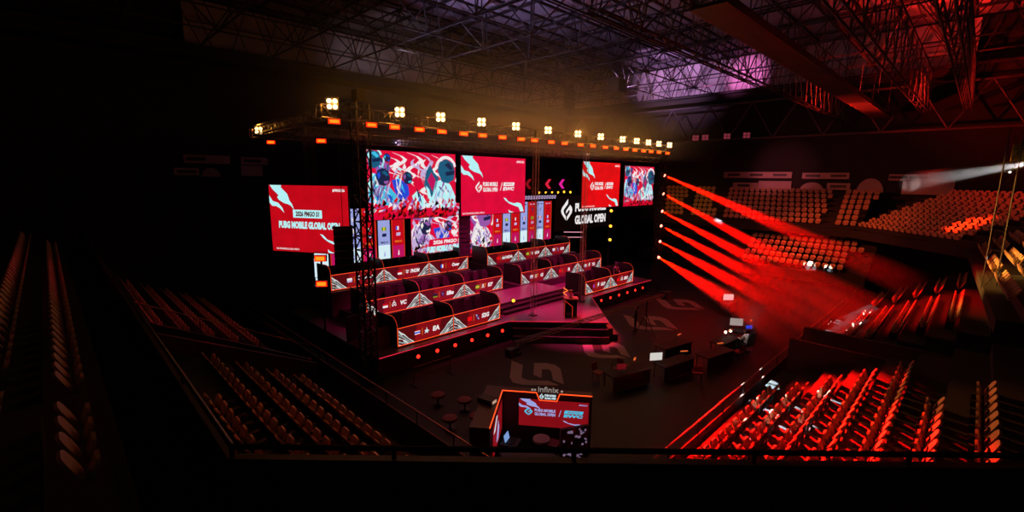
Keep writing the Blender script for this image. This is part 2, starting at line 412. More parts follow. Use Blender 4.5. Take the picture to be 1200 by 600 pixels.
M_BACK, M_PAN, M_BR = bk.mesh('backrest', SEATM), pn.mesh('seat_pan', SEATM), bt.mesh('bracket', SEATDARK)
one = MB()
for part, m in ((bk, SEATM), (pn, SEATM), (bt, SEATDARK)): one.raw(part.v, part.f, m)
M_ONE = one.mesh('stadium_seat')
rest = MB()
nseat = [0]
def seat_full(p, rz, label, group):
    t = thing('stadium_seat', label, 'seat', p, rz, group)
    for nm, me in (('backrest', M_BACK), ('seat_pan', M_PAN), ('bracket', M_BR)):
        o = bpy.data.objects.new(nm, me); C.objects.link(o); o.parent = t
    nseat[0] += 1
def seat_one(p, rz, label, group):
    o = bpy.data.objects.new('stadium_seat', M_ONE); C.objects.link(o); o.location = p; o.rotation_euler = (0, 0, rz)
    tag(o, label, 'seat', group); nseat[0] += 1
def seat_rest(p, rz):
    M = Matrix.Translation(p) @ Matrix.Rotation(rz, 4, 'Z')
    for part, m in ((bk, SEATM), (pn, SEATM)): rest.raw([M @ Vector(v) for v in part.v], part.f, m)
ROW = ['front row', 'second row', 'third row', 'fourth row', 'fifth row', 'sixth row', 'seventh row', 'eighth row']
PITCH = .62
# right lower block (rows along X, facing +Y)
for i, (a, b) in enumerate([(12.3, 20.4), (11.9, 20.4), (11.4, 20.9), (11.0, 21.3), (10.6, 21.8), (12.4, 17.4), (12.4, 18.5)]):
    k = 0; x = b - .3
    while x > a:
        seat_full((x, 5.15 - .96*i, 1.0 + .45*i), 0, f'red lit plastic seat, {ROW[i]}, {ORD[k]} from far end, right block nearest the camera', 'seats of the right lower block')
        x -= PITCH; k += 1
# right far lower blocks
for j, (a, b, desc) in enumerate([(28.3, 35.2, 'first'), (38.0, 42.6, 'second')]):
    for i in range(1, 6):
        k = 0; x = a + .25*max(0, i-1)
        while x < b + .25*max(0, i-1):
            p = (x, 5.15 - .96*i, 1.0 + .45*i)
            if j == 0: seat_full(p, 0, f'red lit seat, {ROW[i]}, {ORD[k]} from near end, {desc} right block beyond the passage', 'seats beyond the passage on the right')
            else: seat_rest(p, 0)
            x += PITCH; k += 1
# left lower block (rows along Y, facing +X)
for i, (a, b) in enumerate([(9.6, 19.2), (9.9, 19.4), (10.2, 19.8), (10.6, 20.4), (10.6, 15.3)]):
    k = 0; y = b
    while y > a:
        seat_full((6.85 - .96*i, y, 1.0 + .45*i), -PI/2, f'dim brown plastic seat, {ROW[i]}, {ORD[k]} from far end, left lower block', 'seats of the left lower block')
        y -= PITCH; k += 1
for i in range(5):
    y = 25.0
    while y < 37: seat_rest((6.85 - .96*i, y, 1.0 + .45*i), -PI/2); y += PITCH
# left upper tier
k = 0
for i in (1, 2):
    for a, b in ((8.0, 9.9), (11.5, 36)):
        y = a
        while y < b: seat_rest((1.35 - .9*i - .35, y, 5.05 + .5*i), -PI/2); y += PITCH
# far lower block (facing -X)
for i, (a, b) in enumerate([(7.7, 17.6), (7.8, 17.65), (7.8, 17.7), (7.25, 17.8), (7.9, 17.9), (8.95, 13.5), (9.55, 14.0)]):
    n = int((b - a) / PITCH)
    for k in range(n):
        if i > 4: seat_rest((53.05 + .96*i, b - .2 - k*PITCH, 1.3 + .5*i), PI/2); continue
        seat_one((53.05 + .96*i, b - .2 - k*PITCH, 1.3 + .5*i), PI/2, f'small reddish seat, {ROW[i]}, {ORD[k]} from the stage side, lower block across the floor', 'seats of the block across the floor')
for i in range(7):
    for a, b in ((28.2 + .45*i, 26.0+.36*i), (24.8+.3*i, 22.2+.36*i), (20.9+.26*i, 11.3+.04*i), (9.85+.06*i, 8.6-.2*i)):
        y = a
        while y > b: seat_rest((56.1 + .9*i, y, 5.35 + .5*i), PI/2); y -= PITCH
    y = 38
for i in range(9):
    s0, s1 = -.1 - .0*i, 9.9 + .35*i + (2.2 if i > 5 else 0)
    s = s0 + (.25*i)
    while s < s1:
        p = Vector((55.4, 8.2, 0)) + dn*(.8*i + .4) + dc*s
        seat_rest((p.x, p.y, 5.35 + .4*i), PI/4); s += PITCH
for i in range(3):
    for a, b in ((24.5, 29.5), (31.5, 36), (38, 43)):
        s = a
        while s < b:
            p = n26*(1.9 + .65*i + .3) + e26*s
            seat_rest((p.x, p.y, 5.4 + .45*i), math.radians(2.6)); s += PITCH
o = rest.build('distant_seating', None)
tag(o, 'rows of empty plastic seats in the upper tiers and the far stands', 'seats', kind='stuff')

# ------------------------------------------------------------------ stage
st = thing('stage', 'wide black stage with a pointed thrust, stepped tiers and glowing front edges', 'stage', (24, 20, 0))
def L3(x, y, z): return (x-24, y-20, z)
outline = [(10.6, 19.85), (19.6, 19.85), (24, 15.45), (28.4, 19.85), (37.4, 19.85), (37.4, 31.2), (10.6, 31.2)]
MB().prism([L3(x, y, 1.05) for x, y in outline], (0, 0, .15)).build('deck', DECK, st)
inn = [(10.8, 20.05), (19.7, 20.05), (24, 15.75), (28.3, 20.05), (37.2, 20.05), (37.2, 31), (10.8, 31)]
MB().prism([L3(x, y, 0) for x, y in inn], (0, 0, 1.05)).build('fascia', BLACK, st)
TIER = mat('tier_riser', '#3a2c33', .4)
for (x0, x1) in ((12.3, 23.6), (25.2, 37.0)):
    MB().box(x0-24, x1-24, 4.3, 7.5, 1.2, 1.78).build('tier_platform', TIER, st)
for (x0, x1) in ((11.8, 23.0), (25.0, 36.5)):
    MB().box(x0-24, x1-24, 7.5, 11, 1.2, 2.88).build('tier_platform', TIER, st)
MB().box(19.9-24, 27.2-24, 1.6, 4.3, 1.2, 1.75).build('center_platform', DECK, st)
MB().box(20.2-24, 26.6-24, .8, 1.2, 1.2, 1.38).box(20.2-24, 26.6-24, 1.2, 1.6, 1.2, 1.56).build('center_steps', BLACK, st)
EDGE = emi('stage_edge_strip', '#d8203c', 1.0)
for a, b in (((10.6, 19.83), (19.6, 19.83)), ((19.6, 19.83), (24, 15.43)), ((24, 15.43), (28.4, 19.83)), ((28.4, 19.83), (37.4, 19.83))):
    MB().tube(L3(*a, 1.18), L3(*b, 1.18), .022, 5).build('edge_light', EDGE, st)
# steps down both faces of the thrust
for s in (-1, 1):
    mb = MB()
    for k, z in ((1, .8), (2, .4)):
        a, b = Vector((s*4.2, -.35, 0)), Vector((0, -4.55, 0)); n = Vector((s*.7071, -.7071, 0))
        a2, b2 = a + n*.0, b
        mb.prism([a + n*(.33*(k-1)), b + n*(.33*(k-1)) , b + n*(.33*k), a + n*(.33*k)], (0, 0, z))
    mb.build('front_steps', mat('step_black', '#262022', .5), st)
for (x0, x1) in ((10.6, 12.2),):
    MB().box(x0-24, x1-24, 3, 3.1, 1.2, 2.6).build('wing_flat', mat('wing_flat_cloth', '#5a3a4c', .7), st)
MB().box(10.7-24, 12.0-24, 1.0, 1.1, 1.2, 2.3).build('wing_flat', mat('wing_flat_cloth', '#5a3a4c', .7), st)
FACEC = Vector((0, 0, 0))

for i, p in enumerate(((19.9, 21.4, 2.0), (21.4, 21.2, 1.9))):
    t = thing('spot_lamp', f'single amber lamp glowing behind the front left booths, {("left", "right")[i]} one', 'lamp', p, math.radians(-30), 'amber lamps behind the front left booths')
    MB().tube((0, .08, 0), (0, .36, 0), .12, 10).build('housing', BLACK, t); MB().tube((0, 0, 0), (0, .08, 0), .11, 12).build('lens', emi('amber_lens', '#ffb030', 2.5), t); MB().tube((0, .2, 0), (0, .2, 1.2-p[2] if i else 1.75-p[2]), .03, 6).build('stand', BMETAL, t)
MB().path([L3(27.22, 21.62, 1.8), L3(27.22, 21.2, 1.62), L3(26.62, 21.15, 1.6), L3(26.62, 20.8, 1.42)], .035, 5).build('stair_light', emi('stair_orange', '#ff7a1c', 1.4), st)
# low red pin lamps along the stage front
PIN = emi('red_pin_lens', '#ff2a1c', 2.2)
pins = [(12.9+1.22*i, 19.72, .72) for i in range(6)] + [(29.6+1.25*i, 19.72, .72) for i in range(6)]
for i, p in enumerate(pins):
    w = 'left' if i < 6 else 'right'
    t = thing('stage_pin_lamp', f'small round red pin lamp on the {w} stage front, {ORD[i % 6]} from the left', 'lamp', p, 0, 'pin lamps along the stage front')
    MB().tube((0, .06, 0), (0, .32, 0), .11, 10).build('housing', BLACK, t)
    MB().tube((0, .0, 0), (0, .06, 0), .1, 12).build('lens', PIN, t)

# ------------------------------------------------------------------ team booths
def booth(label, x, y, z, w, flag, logo, name, right_end, bright, group):
    t = thing('team_booth', label, 'booth', (x, y, z), 0, group)
    H0, H1 = .1, 1.05
    MB().box(0.02, w-.02, .012, .1, H0, H1).build('front_panel', BLACK, t)
    a = Art((w/2, .004, (H0+H1)/2), (1, 0, 0), (0, 0, 1)); h = H1-H0; W = w-.06
    a.rect(-W/2, W/2, -h/2, h/2, E_DRED, 0)
    a.rect(-.78, .82, -h/2+.05, h/2-.05, E_MRED, 1, sk=.14)
    for s in (-1, 1):
        for k in range(5):
            r0 = k*.19
            j_ = (k*37 % 5)*.02
            pts = [(-W/2 + .02, h/2 - .1 - r0), (-W/2 + .02, h/2 - .2 - r0), (-W/2 + .2 + .02*k, h/2 - .42 - r0*.8 + j_), (-W/2 + .3 + .02*k, h/2 - .4 - r0*.8 - j_), (-W/2 + .86 - .17*k, -h/2 + .02), (-W/2 + .98 - .17*k, -h/2 + .02), (-W/2 + .62 - .1*k, -h/2 + .3 - .03*k), (-W/2 + .36 - .02*k, h/2 - .36 - r0*.8), (-W/2 + .2, h/2 - .26 - r0*.9)]
            pts = [(max(-W/2+.02, px_), max(-h/2+.02, py_)) for px_, py_ in pts]
            a.poly([(px_ if s < 0 else -px_, py_) for px_, py_ in pts], E_SILV if (k % 2) else E_STREAK, 2)
    x0 = -.62
    if flag:
        cols, vert = flag
        n = len(cols)
        for i, c in enumerate(cols):
            if vert: a.rect(x0-.17+.34*i/n, x0-.17+.34*(i+1)/n, -.13, .13, c, 3)
            else: a.rect(x0-.17, x0+.17, .13-.26*(i+1)/n, .13-.26*i/n, c, 3)
    a.rect(-.32, -.295, -.2, .2, E_ORANGE, 3)
    logo(a, -.02, 0)
    if name: a.text(name, .62, 0, .2 + .13*len(name), .28, E_WHITE, 3, .12, .05)
    a.build('display', t)
    # neon outline
    nb = MB(); nb.tube((0, -.01, H1), (w, -.01, H1), .015, 5); nb.tube((0, -.01, H0), (w, -.01, H0), .018, 5); nb.tube((0, -.01, H0), (0, -.01, H1), .013, 5)
    if right_end: nb.tube((w, -.01, H0), (w, -.01, H1), .02, 5)
    nb.build('neon_frame', NEON, t)
    prof = [(0, 0), (0, 1.05), (.04, 1.25), (.14, 1.43), (.3, 1.56), (.52, 1.62), (1.9, 1.58), (1.9, 0)]
    for xx in ([0] + ([w] if right_end else [])):
        dx = -.06 if xx == 0 else 0
        q = MB().prism([(xx + dx, yy, zz) for yy, zz in prof], (.06, 0, 0)).build('partition', mat('booth_partition', '#1d1618', .5), t)
        MB().path([(xx, yy-.012, zz+.01) for yy, zz in prof[1:6]] + [(xx, 1.0, 1.62)], .012, 5).build('neon_edge', NEONDIM, q)
    MB().box(.06, w-.06, .12, .75, .74, .78).build('desk_top', BLACK, t)
    MB().box(0, w, 1.84, 1.9, 0, 1.3).build('rear_panel', mat('booth_partition', '#1d1618', .5), t)
    return t

def lg_cross(a, x, y):
    a.poly([(x-.16, y+.02), (x-.03, y+.03), (x, y+.2), (x+.04, y+.03), (x+.18, y-.04), (x+.05, y-.06), (x+.1, y-.2), (x-.02, y-.09), (x-.14, y-.17), (x-.08, y-.03)], E_ICE, 3)
def lg_knot(a, x, y):
    for s in (-1, 1): a.ell(x+s*.06, y, .07, .15, E_WHITE, 3, s*.4); a.ell(x+s*.06, y, .035, .09, E_MRED, 4, s*.4)
    a.ell(x, y+.2, .03, .04, E_WHITE, 3)
def lg_seven(a, x, y):
    a.poly([(x-.2, y-.15), (x-.1, y+.15), (x-.04, y+.15), (x+.02, y-.15), (x-.04, y-.15), (x-.07, y+.05), (x-.14, y-.15)], E_WHITE, 3)
    a.poly([(x+.02, y+.15), (x+.22, y+.15), (x+.1, y-.15), (x+.04, y-.15), (x+.14, y+.09), (x+.02, y+.09)], E_ORANGE, 3)
def lg_shield(a, x, y): a.poly([(x-.13, y+.17), (x+.13, y+.17), (x+.13, y-.03), (x, y-.2), (x-.13, y-.03)], E_NAVY, 3); a.poly([(x-.06, y+.1), (x+.07, y+.06), (x, y-.1)], E_PURP, 4)
def lg_wing(a, x, y):
    for k in range(3): a.poly([(x-.2+.03*k, y+.1-.08*k), (x, y+.12-.09*k), (x+.2-.03*k, y+.1-.08*k), (x, y+.06-.09*k)], E_WHITE, 3)
def lg_ring(a, x, y): a.ell(x, y, .13, .15, E_CRIM, 3); a.ell(x, y, .06, .08, E_DRED, 4)
def lg_x(a, x, y): a.poly([(x-.14, y+.16), (x-.05, y+.16), (x+.14, y-.16), (x+.05, y-.16)], E_LAV, 3); a.poly([(x+.05, y+.16), (x+.14, y+.16), (x-.05, y-.16), (x-.14, y-.16)], E_NAVY, 4)
def lg_bolt(a, x, y): a.poly([(x-.04, y+.2), (x+.12, y+.2), (x+.03, y+.04), (x+.13, y+.04), (x-.1, y-.2), (x-.01, y-.03), (x-.12, y-.03)], E_WHITE, 3)
THAI = ([E_CRIM, E_WHITE, E_BLUE, E_BLUE, E_WHITE, E_CRIM], False); INDO = ([E_CRIM, E_WHITE], False); FRANCE = ([E_BLUE, E_WHITE, E_CRIM], True)
GRN = ([E_GREEN, E_YEL, E_GREEN], False); TURK = ([E_RED, E_RED], False); DARKF = ([E_NAVY, E_BLACK, E_GREEN], False); MONG = ([E_CRIM, E_BLUE, E_CRIM], True); WHT = ([E_WHITE, E_LILAC], False)
G = 'team booths on the stage'
rows = [
 ('front left', 12.1, 20.4, 1.2, 3.63, [(THAI, lg_cross, 'EA', 'blue striped flag'), (TURK, lg_x, 'S2G', 'plain red flag')]),
 ('middle left', 12.55, 24.5, 1.75, 3.65, [(INDO, lg_knot, 'VC', 'red and white flag, ring logo'), (DARKF, lg_shield, 'IBs', 'dark flag and shield logo'), (GRN, lg_seven, 'E7', 'green flag and orange seven logo')]),
 ('back left', 11.95, 27.8, 2.86, 3.65, [(WHT, lg_bolt, 'good', 'white patch, partly behind the black tower'), (INDO, lg_wing, 'FNOM', 'red and white flag, wing logo'), (FRANCE, lg_ring, 'Ower', 'three-band flag and red ring logo')]),
 ('front right', 28.35, 20.4, 1.2, 3.42, [(MONG, lg_bolt, 'ULF', 'red and blue flag'), (TURK, lg_knot, 'BRO', 'red flag, curved right end')]),
 ('middle right', 25.65, 24.6, 1.64, 3.6, [(WHT, lg_seven, 'G', 'white patch, behind the thin truss'), (TURK, lg_ring, 'R', 'red flag and ring logo'), (WHT, lg_bolt, 'TG', 'white patch and bolt logo, right end')]),
 ('back right', 25.15, 28.0, 2.75, 3.62, [(TURK, lg_cross, '6 NOVA', 'red flag and star logo'), (GRN, lg_wing, 'GEN', 'green flag, behind the thin truss'), (WHT, lg_x, 'OPS', 'white patch and cross logo, right end')]),
]
M_CS = MB(); M_CS.box(-.26, .26, -.26, .24, .42, .52); M_CS = M_CS.mesh('seat', CHAIRM)
mb = MB(); mb.prism([(x, .24 + .1*z, .5 + z) for x, z in [(-.24, 0), (.24, 0), (.29, .35), (.24, .62), (.16, .82), (-.16, .82), (-.24, .62), (-.29, .35)]], (0, .09, 0)); M_CB = mb.mesh('backrest', CHAIRM)
mb = MB(); mb.tube((0, 0, .06), (0, 0, .42), .035, 8)
for k in range(5): mb.tube((0, 0, .08), (.3*math.cos(k*2*PI/5), .3*math.sin(k*2*PI/5), .05), .025, 6)
M_CBASE = mb.mesh('base', BMETAL)
for rn, x, y, z, w, bs in rows:
    for i, (fl, lg, nm, ds) in enumerate(bs):
        booth(f'{rn} row team booth with {ds}', x + w*i, y, z, w, fl, lg, nm, i == len(bs)-1, 1, G)
        for k in range(4):
            t = thing('gaming_chair', f'black gaming chair, {ORD[k]} from left, {rn} booth with {ds.split(",")[0]}', 'chair', (x + w*i + w*(k+.5)/4, y+1.15, z), 0, 'gaming chairs in the team booths')
            for n_, m_ in (('seat', M_CS), ('backrest', M_CB), ('base', M_CBASE)):
                o = bpy.data.objects.new(n_, m_); C.objects.link(o); o.parent = t

# ------------------------------------------------------------------ screens
def logo_screen(label, x0, x1, z0, z1, y, bg, rz=0):
    w, h = x1-x0, z1-z0
    t, a = screen_box('led_screen', label, ((x0+x1)/2, y, (z0+z1)/2), w, h, rz)
    a.rect(-w/2, w/2, -h/2, h/2, bg, 0); flames(a, w, h, E_CYANW, 1); a.build('display', t)
    b = Art((0, -.006, 0), (1, 0, 0), (0, 0, 1))
    emblem(b, -.25*w, -.02*h, .1*w, .2*h, E_WHITE, 2)
    b.text('PUBG MOBILE', -.075*w, .03*h, .225*w, .075*h, E_WHITE, 2, 0, .05)
    b.text('GLOBAL OPEN', -.075*w, -.065*h, .225*w, .075*h, E_WHITE, 2, 0, .05)
    b.rect(.075*w, .085*w, -.085*h, .06*h, E_WHITE, 2, sk=.03*w)
    road_logo(b, .22*w, -.015*h, .19*w, .15*h, E_WHITE, bg)
    b.build('lettering', t); b = Art((0, -.006, 0), (1, 0, 0), (0, 0, 1))
    b.text('#PMGO26', .41*w, .435*h, .13*w, .045*h, E_WHITE, 2, 0, .04)
    b.build('corner_tag', t); b = Art((0, -.006, 0), (1, 0, 0), (0, 0, 1))
    b.text('2026 PUBG MOBILE GLOBAL OPEN S1', -.325*w, -.465*h, .32*w, .028*h, E_WHITE, 2, 0, .02)
    b.build('caption', t)
def art_screen(label, x0, x1, z0, z1, y, seed, bandtext=False):
    w, h = x1-x0, z1-z0
    t, a = screen_box('led_screen', label, ((x0+x1)/2, y, (z0+z1)/2), w, h)
    splash(a, w, h, 1.6, seed, seed == 11); a.build('display', t)
    return t, w, h
art_screen('large hanging screen showing helmeted blue figures among white flames, left end of stage', 10.6, 15.72, 7.95, 11.2, 20.1, 3)
logo_screen('large pink-red hanging screen with white tournament lettering, left of the thin trusses', 16.1, 21.17, 7.9, 11.17, 20.1, E_PINKRED)
logo_screen('narrower looking red hanging screen with white lettering, right of the thin trusses', 27.05, 31.9, 7.9, 11.2, 20.1, E_RED)
art_screen('hanging screen with blue and white battle picture at the right end of stage', 32.6, 37.2, 7.85, 11.05, 20.1, 3)
# rear picture wall, upstage centre
t, w, h = art_screen('upstage centre screen with white and purple battle picture and tournament name', 19.6, 28.1, 3.2, 7.9, 30.6, 11)
b = Art((0, -.006, 0), (1, 0, 0), (0, 0, 1))
b.poly([(-.33*w, -.23*h), (.16*w, -.2*h), (.17*w, -.08*h), (-.31*w, -.1*h)], E_PINKRED, 17)
b.text('2026 PMGO S1', -.1*w, -.155*h, .34*w, .07*h, E_WHITE, 18, .1, .05)

b.text('PUBG MOBILE GLOBAL OPEN', -.09*w, -.27*h, .5*w, .105*h, E_CYANW, 18, .08, .08)
b.build('lettering', t)
# left side screen, turned toward the left stand
rz = -1.03
scr = [None]
def side_screen():
    w, h = 5.0, 3.72
    t, a = screen_box('led_screen', 'red screen at far left, turned aside, with tournament name over two lines', (10.2, 26.15, 7.6), w, h, rz)
    a.rect(-w/2, w/2, -h/2, h/2, E_CRIM, 0); flames(a, w, h, E_CYANW, 1); a.build('display', t)
    b = Art((0, -.006, 0), (1, 0, 0), (0, 0, 1))
    b.rect(-.2*w, .17*w, .02*h, .14*h, E_CYANW, 2, sk=.0); b.text('2026 PMGO S1', -.015*w, .08*h, .3*w, .08*h, E_DRED, 3, .1, .05)
    b.text('PUBG MOBILE GLOBAL OPEN', -.005*w, -.09*h, .78*w, .11*h, E_CYANW, 2, .05, .06)
    b.build('lettering', t); b = Art((0, -.006, 0), (1, 0, 0), (0, 0, 1))
    b.text('#PMGO26', .39*w, .435*h, .15*w, .045*h, E_WHITE, 2, 0, .04)
    b.build('corner_tag', t); b = Art((0, -.006, 0), (1, 0, 0), (0, 0, 1))
    b.text('2026 PUBG MOBILE GLOBAL OPEN S1', -.3*w, -.46*h, .3*w, .028*h, E_WHITE, 2, 0, .02)
    b.build('caption', t)
side_screen()

# banner screens on the upstage wall
def banner(x0, x1, z0, z1, white, label, i):
    w = x1-x0; h = z1-z0
    t = thing('banner_screen', label, 'banner', ((x0+x1)/2, 30.7, z0), 0, 'upright team banners on the back wall')
    MB().box(-w/2-.05, w/2+.05, 0, .12, 0, h+.05).build('cabinet', BLACK, t)
    a = Art((0, -.006, h/2), (1, 0, 0), (0, 0, 1))
    if white:
        a.rect(-w/2, w/2, -.08*h, h/2, E_LAV, 0); a.rect(-w/2, w/2, -h/2, -.08*h, E_ICE, 0)
    else:
        a.rect(-w/2, w/2, -.1*h, h/2, E_CRIM, 0); a.rect(-w/2, w/2, -h/2, -.1*h, E_MAG, 0)
    ink = E_NAVY if white else E_LILAC
    for s in (-1, 1): a.rect(s*.22*w-.12*w, s*.22*w+.12*w, .44*h, .46*h, ink, 1)
    [lg_shield, lg_x, lg_ring, lg_wing, lg_bolt][i % 5](a, 0, .34*h)
    for k, c in enumerate([(E_BLUE, E_WHITE, E_CRIM), (E_GREEN, E_YEL, E_GREEN), (E_CRIM, E_WHITE, E_CRIM)][i % 3]): a.rect(-.2*w+.133*w*k, -.2*w+.133*w*(k+1), .14*h, .2*h, c, 1)
    a.rect(-.18*w, .18*w, .05*h, .1*h, ink, 1, sk=.03)
    a.text('PMGO S1', 0, -.04*h, .62*w, .035*h, E_ORANGE if not white else E_NAVY, 2, 0, .04)
    a.poly([(-.07*w, -.26*h), (.07*w, -.26*h), (.05*w, -.2*h), (0, -.17*h)], E_WHITE if not white else E_LAV, 2)
    a.build('display', t)
    if not white:
        fr = MB()
        for s in (-1, 1): fr.box(s*(w/2+.04)-.025, s*(w/2+.04)+.025, -.03, .02, 0, h)
        fr.build('neon_frame', NEONDIM, t)
bl = []
for k in range(6): bl.append((18.9 - 1.18*k - .86, 18.9 - 1.18*k + .1, k % 2 == 1))
for k in range(7): bl.append((28.35 + 1.16*k - .05, 28.35 + 1.16*k + .9, k % 2 == 1))
cr, cw = 0, 0
for i, (a_, b_, wh) in enumerate(bl):
    side = 'left' if i < 6 else 'right'; num = ORD[i if i < 6 else i-6]
    banner(a_, b_, 3.0, 7.75, wh, f'tall {"pale white-blue" if wh else "dark red"} team banner screen, {num} out from the {side} edge of the upstage picture', i)

# marquee truss panel above the right banners, dark name wall and chevrons
t = thing('marquee_strip', 'narrow pale lattice strip running above the right banners', 'sign', (34.4, 30.5, 7.95))
MB().box(-2.4, 2.4, 0, .1, 0, .42).build('back_strip', mat('strip_grey', '#3a3438', .5), t)
a = Art((0, -.006, .21), (1, 0, 0), (0, 0, 1))
for k in range(12): a.rect(-2.3+.39*k, -2.05+.39*k, -.16, .16, E_LILAC, 1, sk=.06); a.rect(-2.24+.39*k, -2.12+.39*k, -.08, .08, E_DRED, 2, sk=.04)
a.build('pattern', t)
t, a = screen_box('led_screen', 'black side wall screen with white emblem and two lines of tournament name', (41.9, 30.6, 6.4), 10.2, 3.6)
a.rect(-5.1, 5.1, -1.8, 1.8, E_BLACK, 0); a.build('display', t)
b = Art((0, -.006, 0), (1, 0, 0), (0, 0, 1))
emblem(b, -3.25, .35, 1.9, 2.3, E_WHITE, 2); b.text('PUBG MOBILE', 1.1, .55, 5.8, .95, E_WHITE, 2, .0, .05); b.text('GLOBAL OPEN', 1.1, -.8, 5.8, .98, E_WHITE, 2, .0, .05)
b.build('lettering', t)
t = thing('chevron_sign', 'pair of magenta and red left-pointing light chevrons on the upper stage set', 'sign', (37.6, 32.9, 8.9))
MB().box(-3.2, 4.6, .05, .12, -.15, 1.1).build('backboard', BLACK, t)
for k, (dx, m) in enumerate(((-2.9, E_MRED), (.2, emi('chevron_red', '#d8203c', 1)), (2.5, emi('chevron_magenta', '#e0209a', 1)))):
    MB().prism([(dx+.55, 0, 1.0), (dx+.95, 0, 1.0), (dx+.45, 0, .5), (dx+.95, 0, 0), (dx+.55, 0, 0), (dx, 0, .5)], (0, .05, 0)).build('chevron', m, t)
AMB = emi('amber_lens', '#ffb030', 2.5)
for i, (dx, dz) in enumerate([(0, 0), (1.0, .05), (2.0, .05), (3.0, 0), (4.0, .05), (5.1, 0)]):
    t = thing('spot_lamp', f'small amber stage lamp under the chevrons, {ORD[i]} from the left', 'lamp', (35.3+dx, 31.5, 8.55+dz), 0, 'amber lamps under the chevrons')
    MB().tube((0, .08, 0), (0, .4, 0), .13, 10).build('housing', BLACK, t); MB().tube((0, 0, 0), (0, .08, 0), .12, 12).build('lens', AMB, t)
t = thing('red_light_bar', 'two thin pale pink light bars on the set right of the banners', 'lamp', (38.2, 30.5, 3.9))
for k in (0, .55): MB().tube((0, 0, k), (3.2, 0, k-.25), .05, 6).build('tube', emi('pink_tube', '#e09aa8', .8), t)

# ------------------------------------------------------------------ trusses and rigging
def truss(label, p, q, w, bay, m=ALU, name='lighting_truss', group=None, r=.028, rb=.016):
    p, q = Vector(p), Vector(q)
    t = thing(name, label, 'truss', p, 0, group)
    MB().lattice((0, 0, 0), q-p, w, bay, r, rb, up=(0, 0, 1) if abs((q-p).normalized().z) < .9 else (0, 1, 0)).build('frame', m, t)
    return t
truss('long front lighting truss above the hanging screens', (8.3, 19.6, 12.62), (39, 19.6, 12.62), .52, .52)
truss('left side lighting truss running upstage from the tall black tower', (10, 20.1, 13.0), (10, 33, 12.8), .5, .6)
truss('right side lighting truss running upstage from the beam light tower', (38.2, 20.1, 13.0), (38.2, 33, 12.8), .5, .6)
truss('rear lighting truss across the back of the stage', (9.6, 33, 12.6), (38.6, 33, 12.6), .5, .6)
truss('reddish header truss carrying the hanging screens', (10.2, 20.25, 11.65), (38, 20.25, 11.65), .4, .45)
truss('low rear truss above the banners', (10, 31.2, 8.5), (38, 31.2, 8.5), .4, .5)
mid = truss('middle lighting truss between front and rear trusses', (10, 26.5, 12.4), (38, 26.5, 12.4), .45, .6)
def tower(label, x, y, z0, z1, w, m=BMETAL, thick=.03):
    t = thing('truss_tower', label, 'tower', (x, y, z0))
    MB().lattice((0, 0, .04), (0, 0, z1-z0), w, w*(1.1 if thick > .02 else 2.2), thick, thick*(.6 if thick > .02 else .3), up=(0, 1, 0)).build('frame', m, t)
    MB().box(-w*.8, w*.8, -w*.8, w*.8, 0, .04).build('base_plate', BMETAL, t)
    MB().box(-w*.35, w*.35, -w*.4, w*.4, z1-z0, z1-z0+.55).build('chain_hoist', BLACK, t)
    return t
tower('thick black truss tower at the left front corner of the stage', 10.25, 19.95, 0, 13.2, .6, BMETAL, .055)
REDALU = mat('thin_tower_metal', '#c8b0a8', .4, .3)
tower('thin vertical truss right of the pink-red screen', 21.6, 19.6, 1.2, 12.4, .26, REDALU, .015)
tower('thin vertical truss left of the narrower red screen', 26.75, 19.6, 1.2, 12.3, .26, REDALU, .015)
tower('black truss tower carrying six beam lights at the right corner', 38.55, 20.0, 0, 12.9, .55)
tower('dark upstage truss tower behind the tall black left one', 12.6, 31.6, 1.2, 12.6, .5)

# blinders (four warm cells) and red strobe panels on the front truss
BLI = emi('blinder_cell', '#ffd498', 4.5)
REDP = emi('strobe_panel_glow', '#ff1a04', 2.0)
REDC = emi('strobe_core_glow', '#ff7014', 2.2)
bx = [8.7, 11.85, 14.14, 16.8, 19.4, 22.2, 25.2, 27.8, 30.6, 32.6, 34.4, 36.1, 37.95]
def blinder(label, p, rz=0):
    t = thing('blinder_lamp', label, 'lamp', p, rz, 'four-cell blinders on the trusses')
    MB().box(-.24, .24, .02, .2, -.24, .24).build('housing', BLACK, t)
    for s in (-1, 1):
        for u in (-1, 1): MB().tube((s*.115, -.01, u*.115), (s*.115, .02, u*.115), .095, 12).build('cell', BLI, t)
    MB().tube((-.27, .1, 0), (-.27, .1, .3), .015, 5).tube((.27, .1, 0), (.27, .1, .3), .015, 5).tube((-.27, .1, .3), (.27, .1, .3), .015, 5).build('yoke', BMETAL, t)
for i, x in enumerate(bx):
    blinder(f'warm white four-cell blinder on the front truss, {ORD[i]} from its left end', (x, 19.2, 12.9), math.radians(-35))
blinder('warm white four-cell blinder at the far end of the left side truss', (9.9, 32.5, 12.75), math.radians(-35))
rx = [8.78, 10.46, 11.61, 12.94, 14.25, 15.64, 16.93, 18.4, 19.9, 21.05, 22.6, 23.9, 25.6, 27.0, 28.5, 29.9, 31.2, 32.5, 33.8, 35.0, 36.3, 37.8]
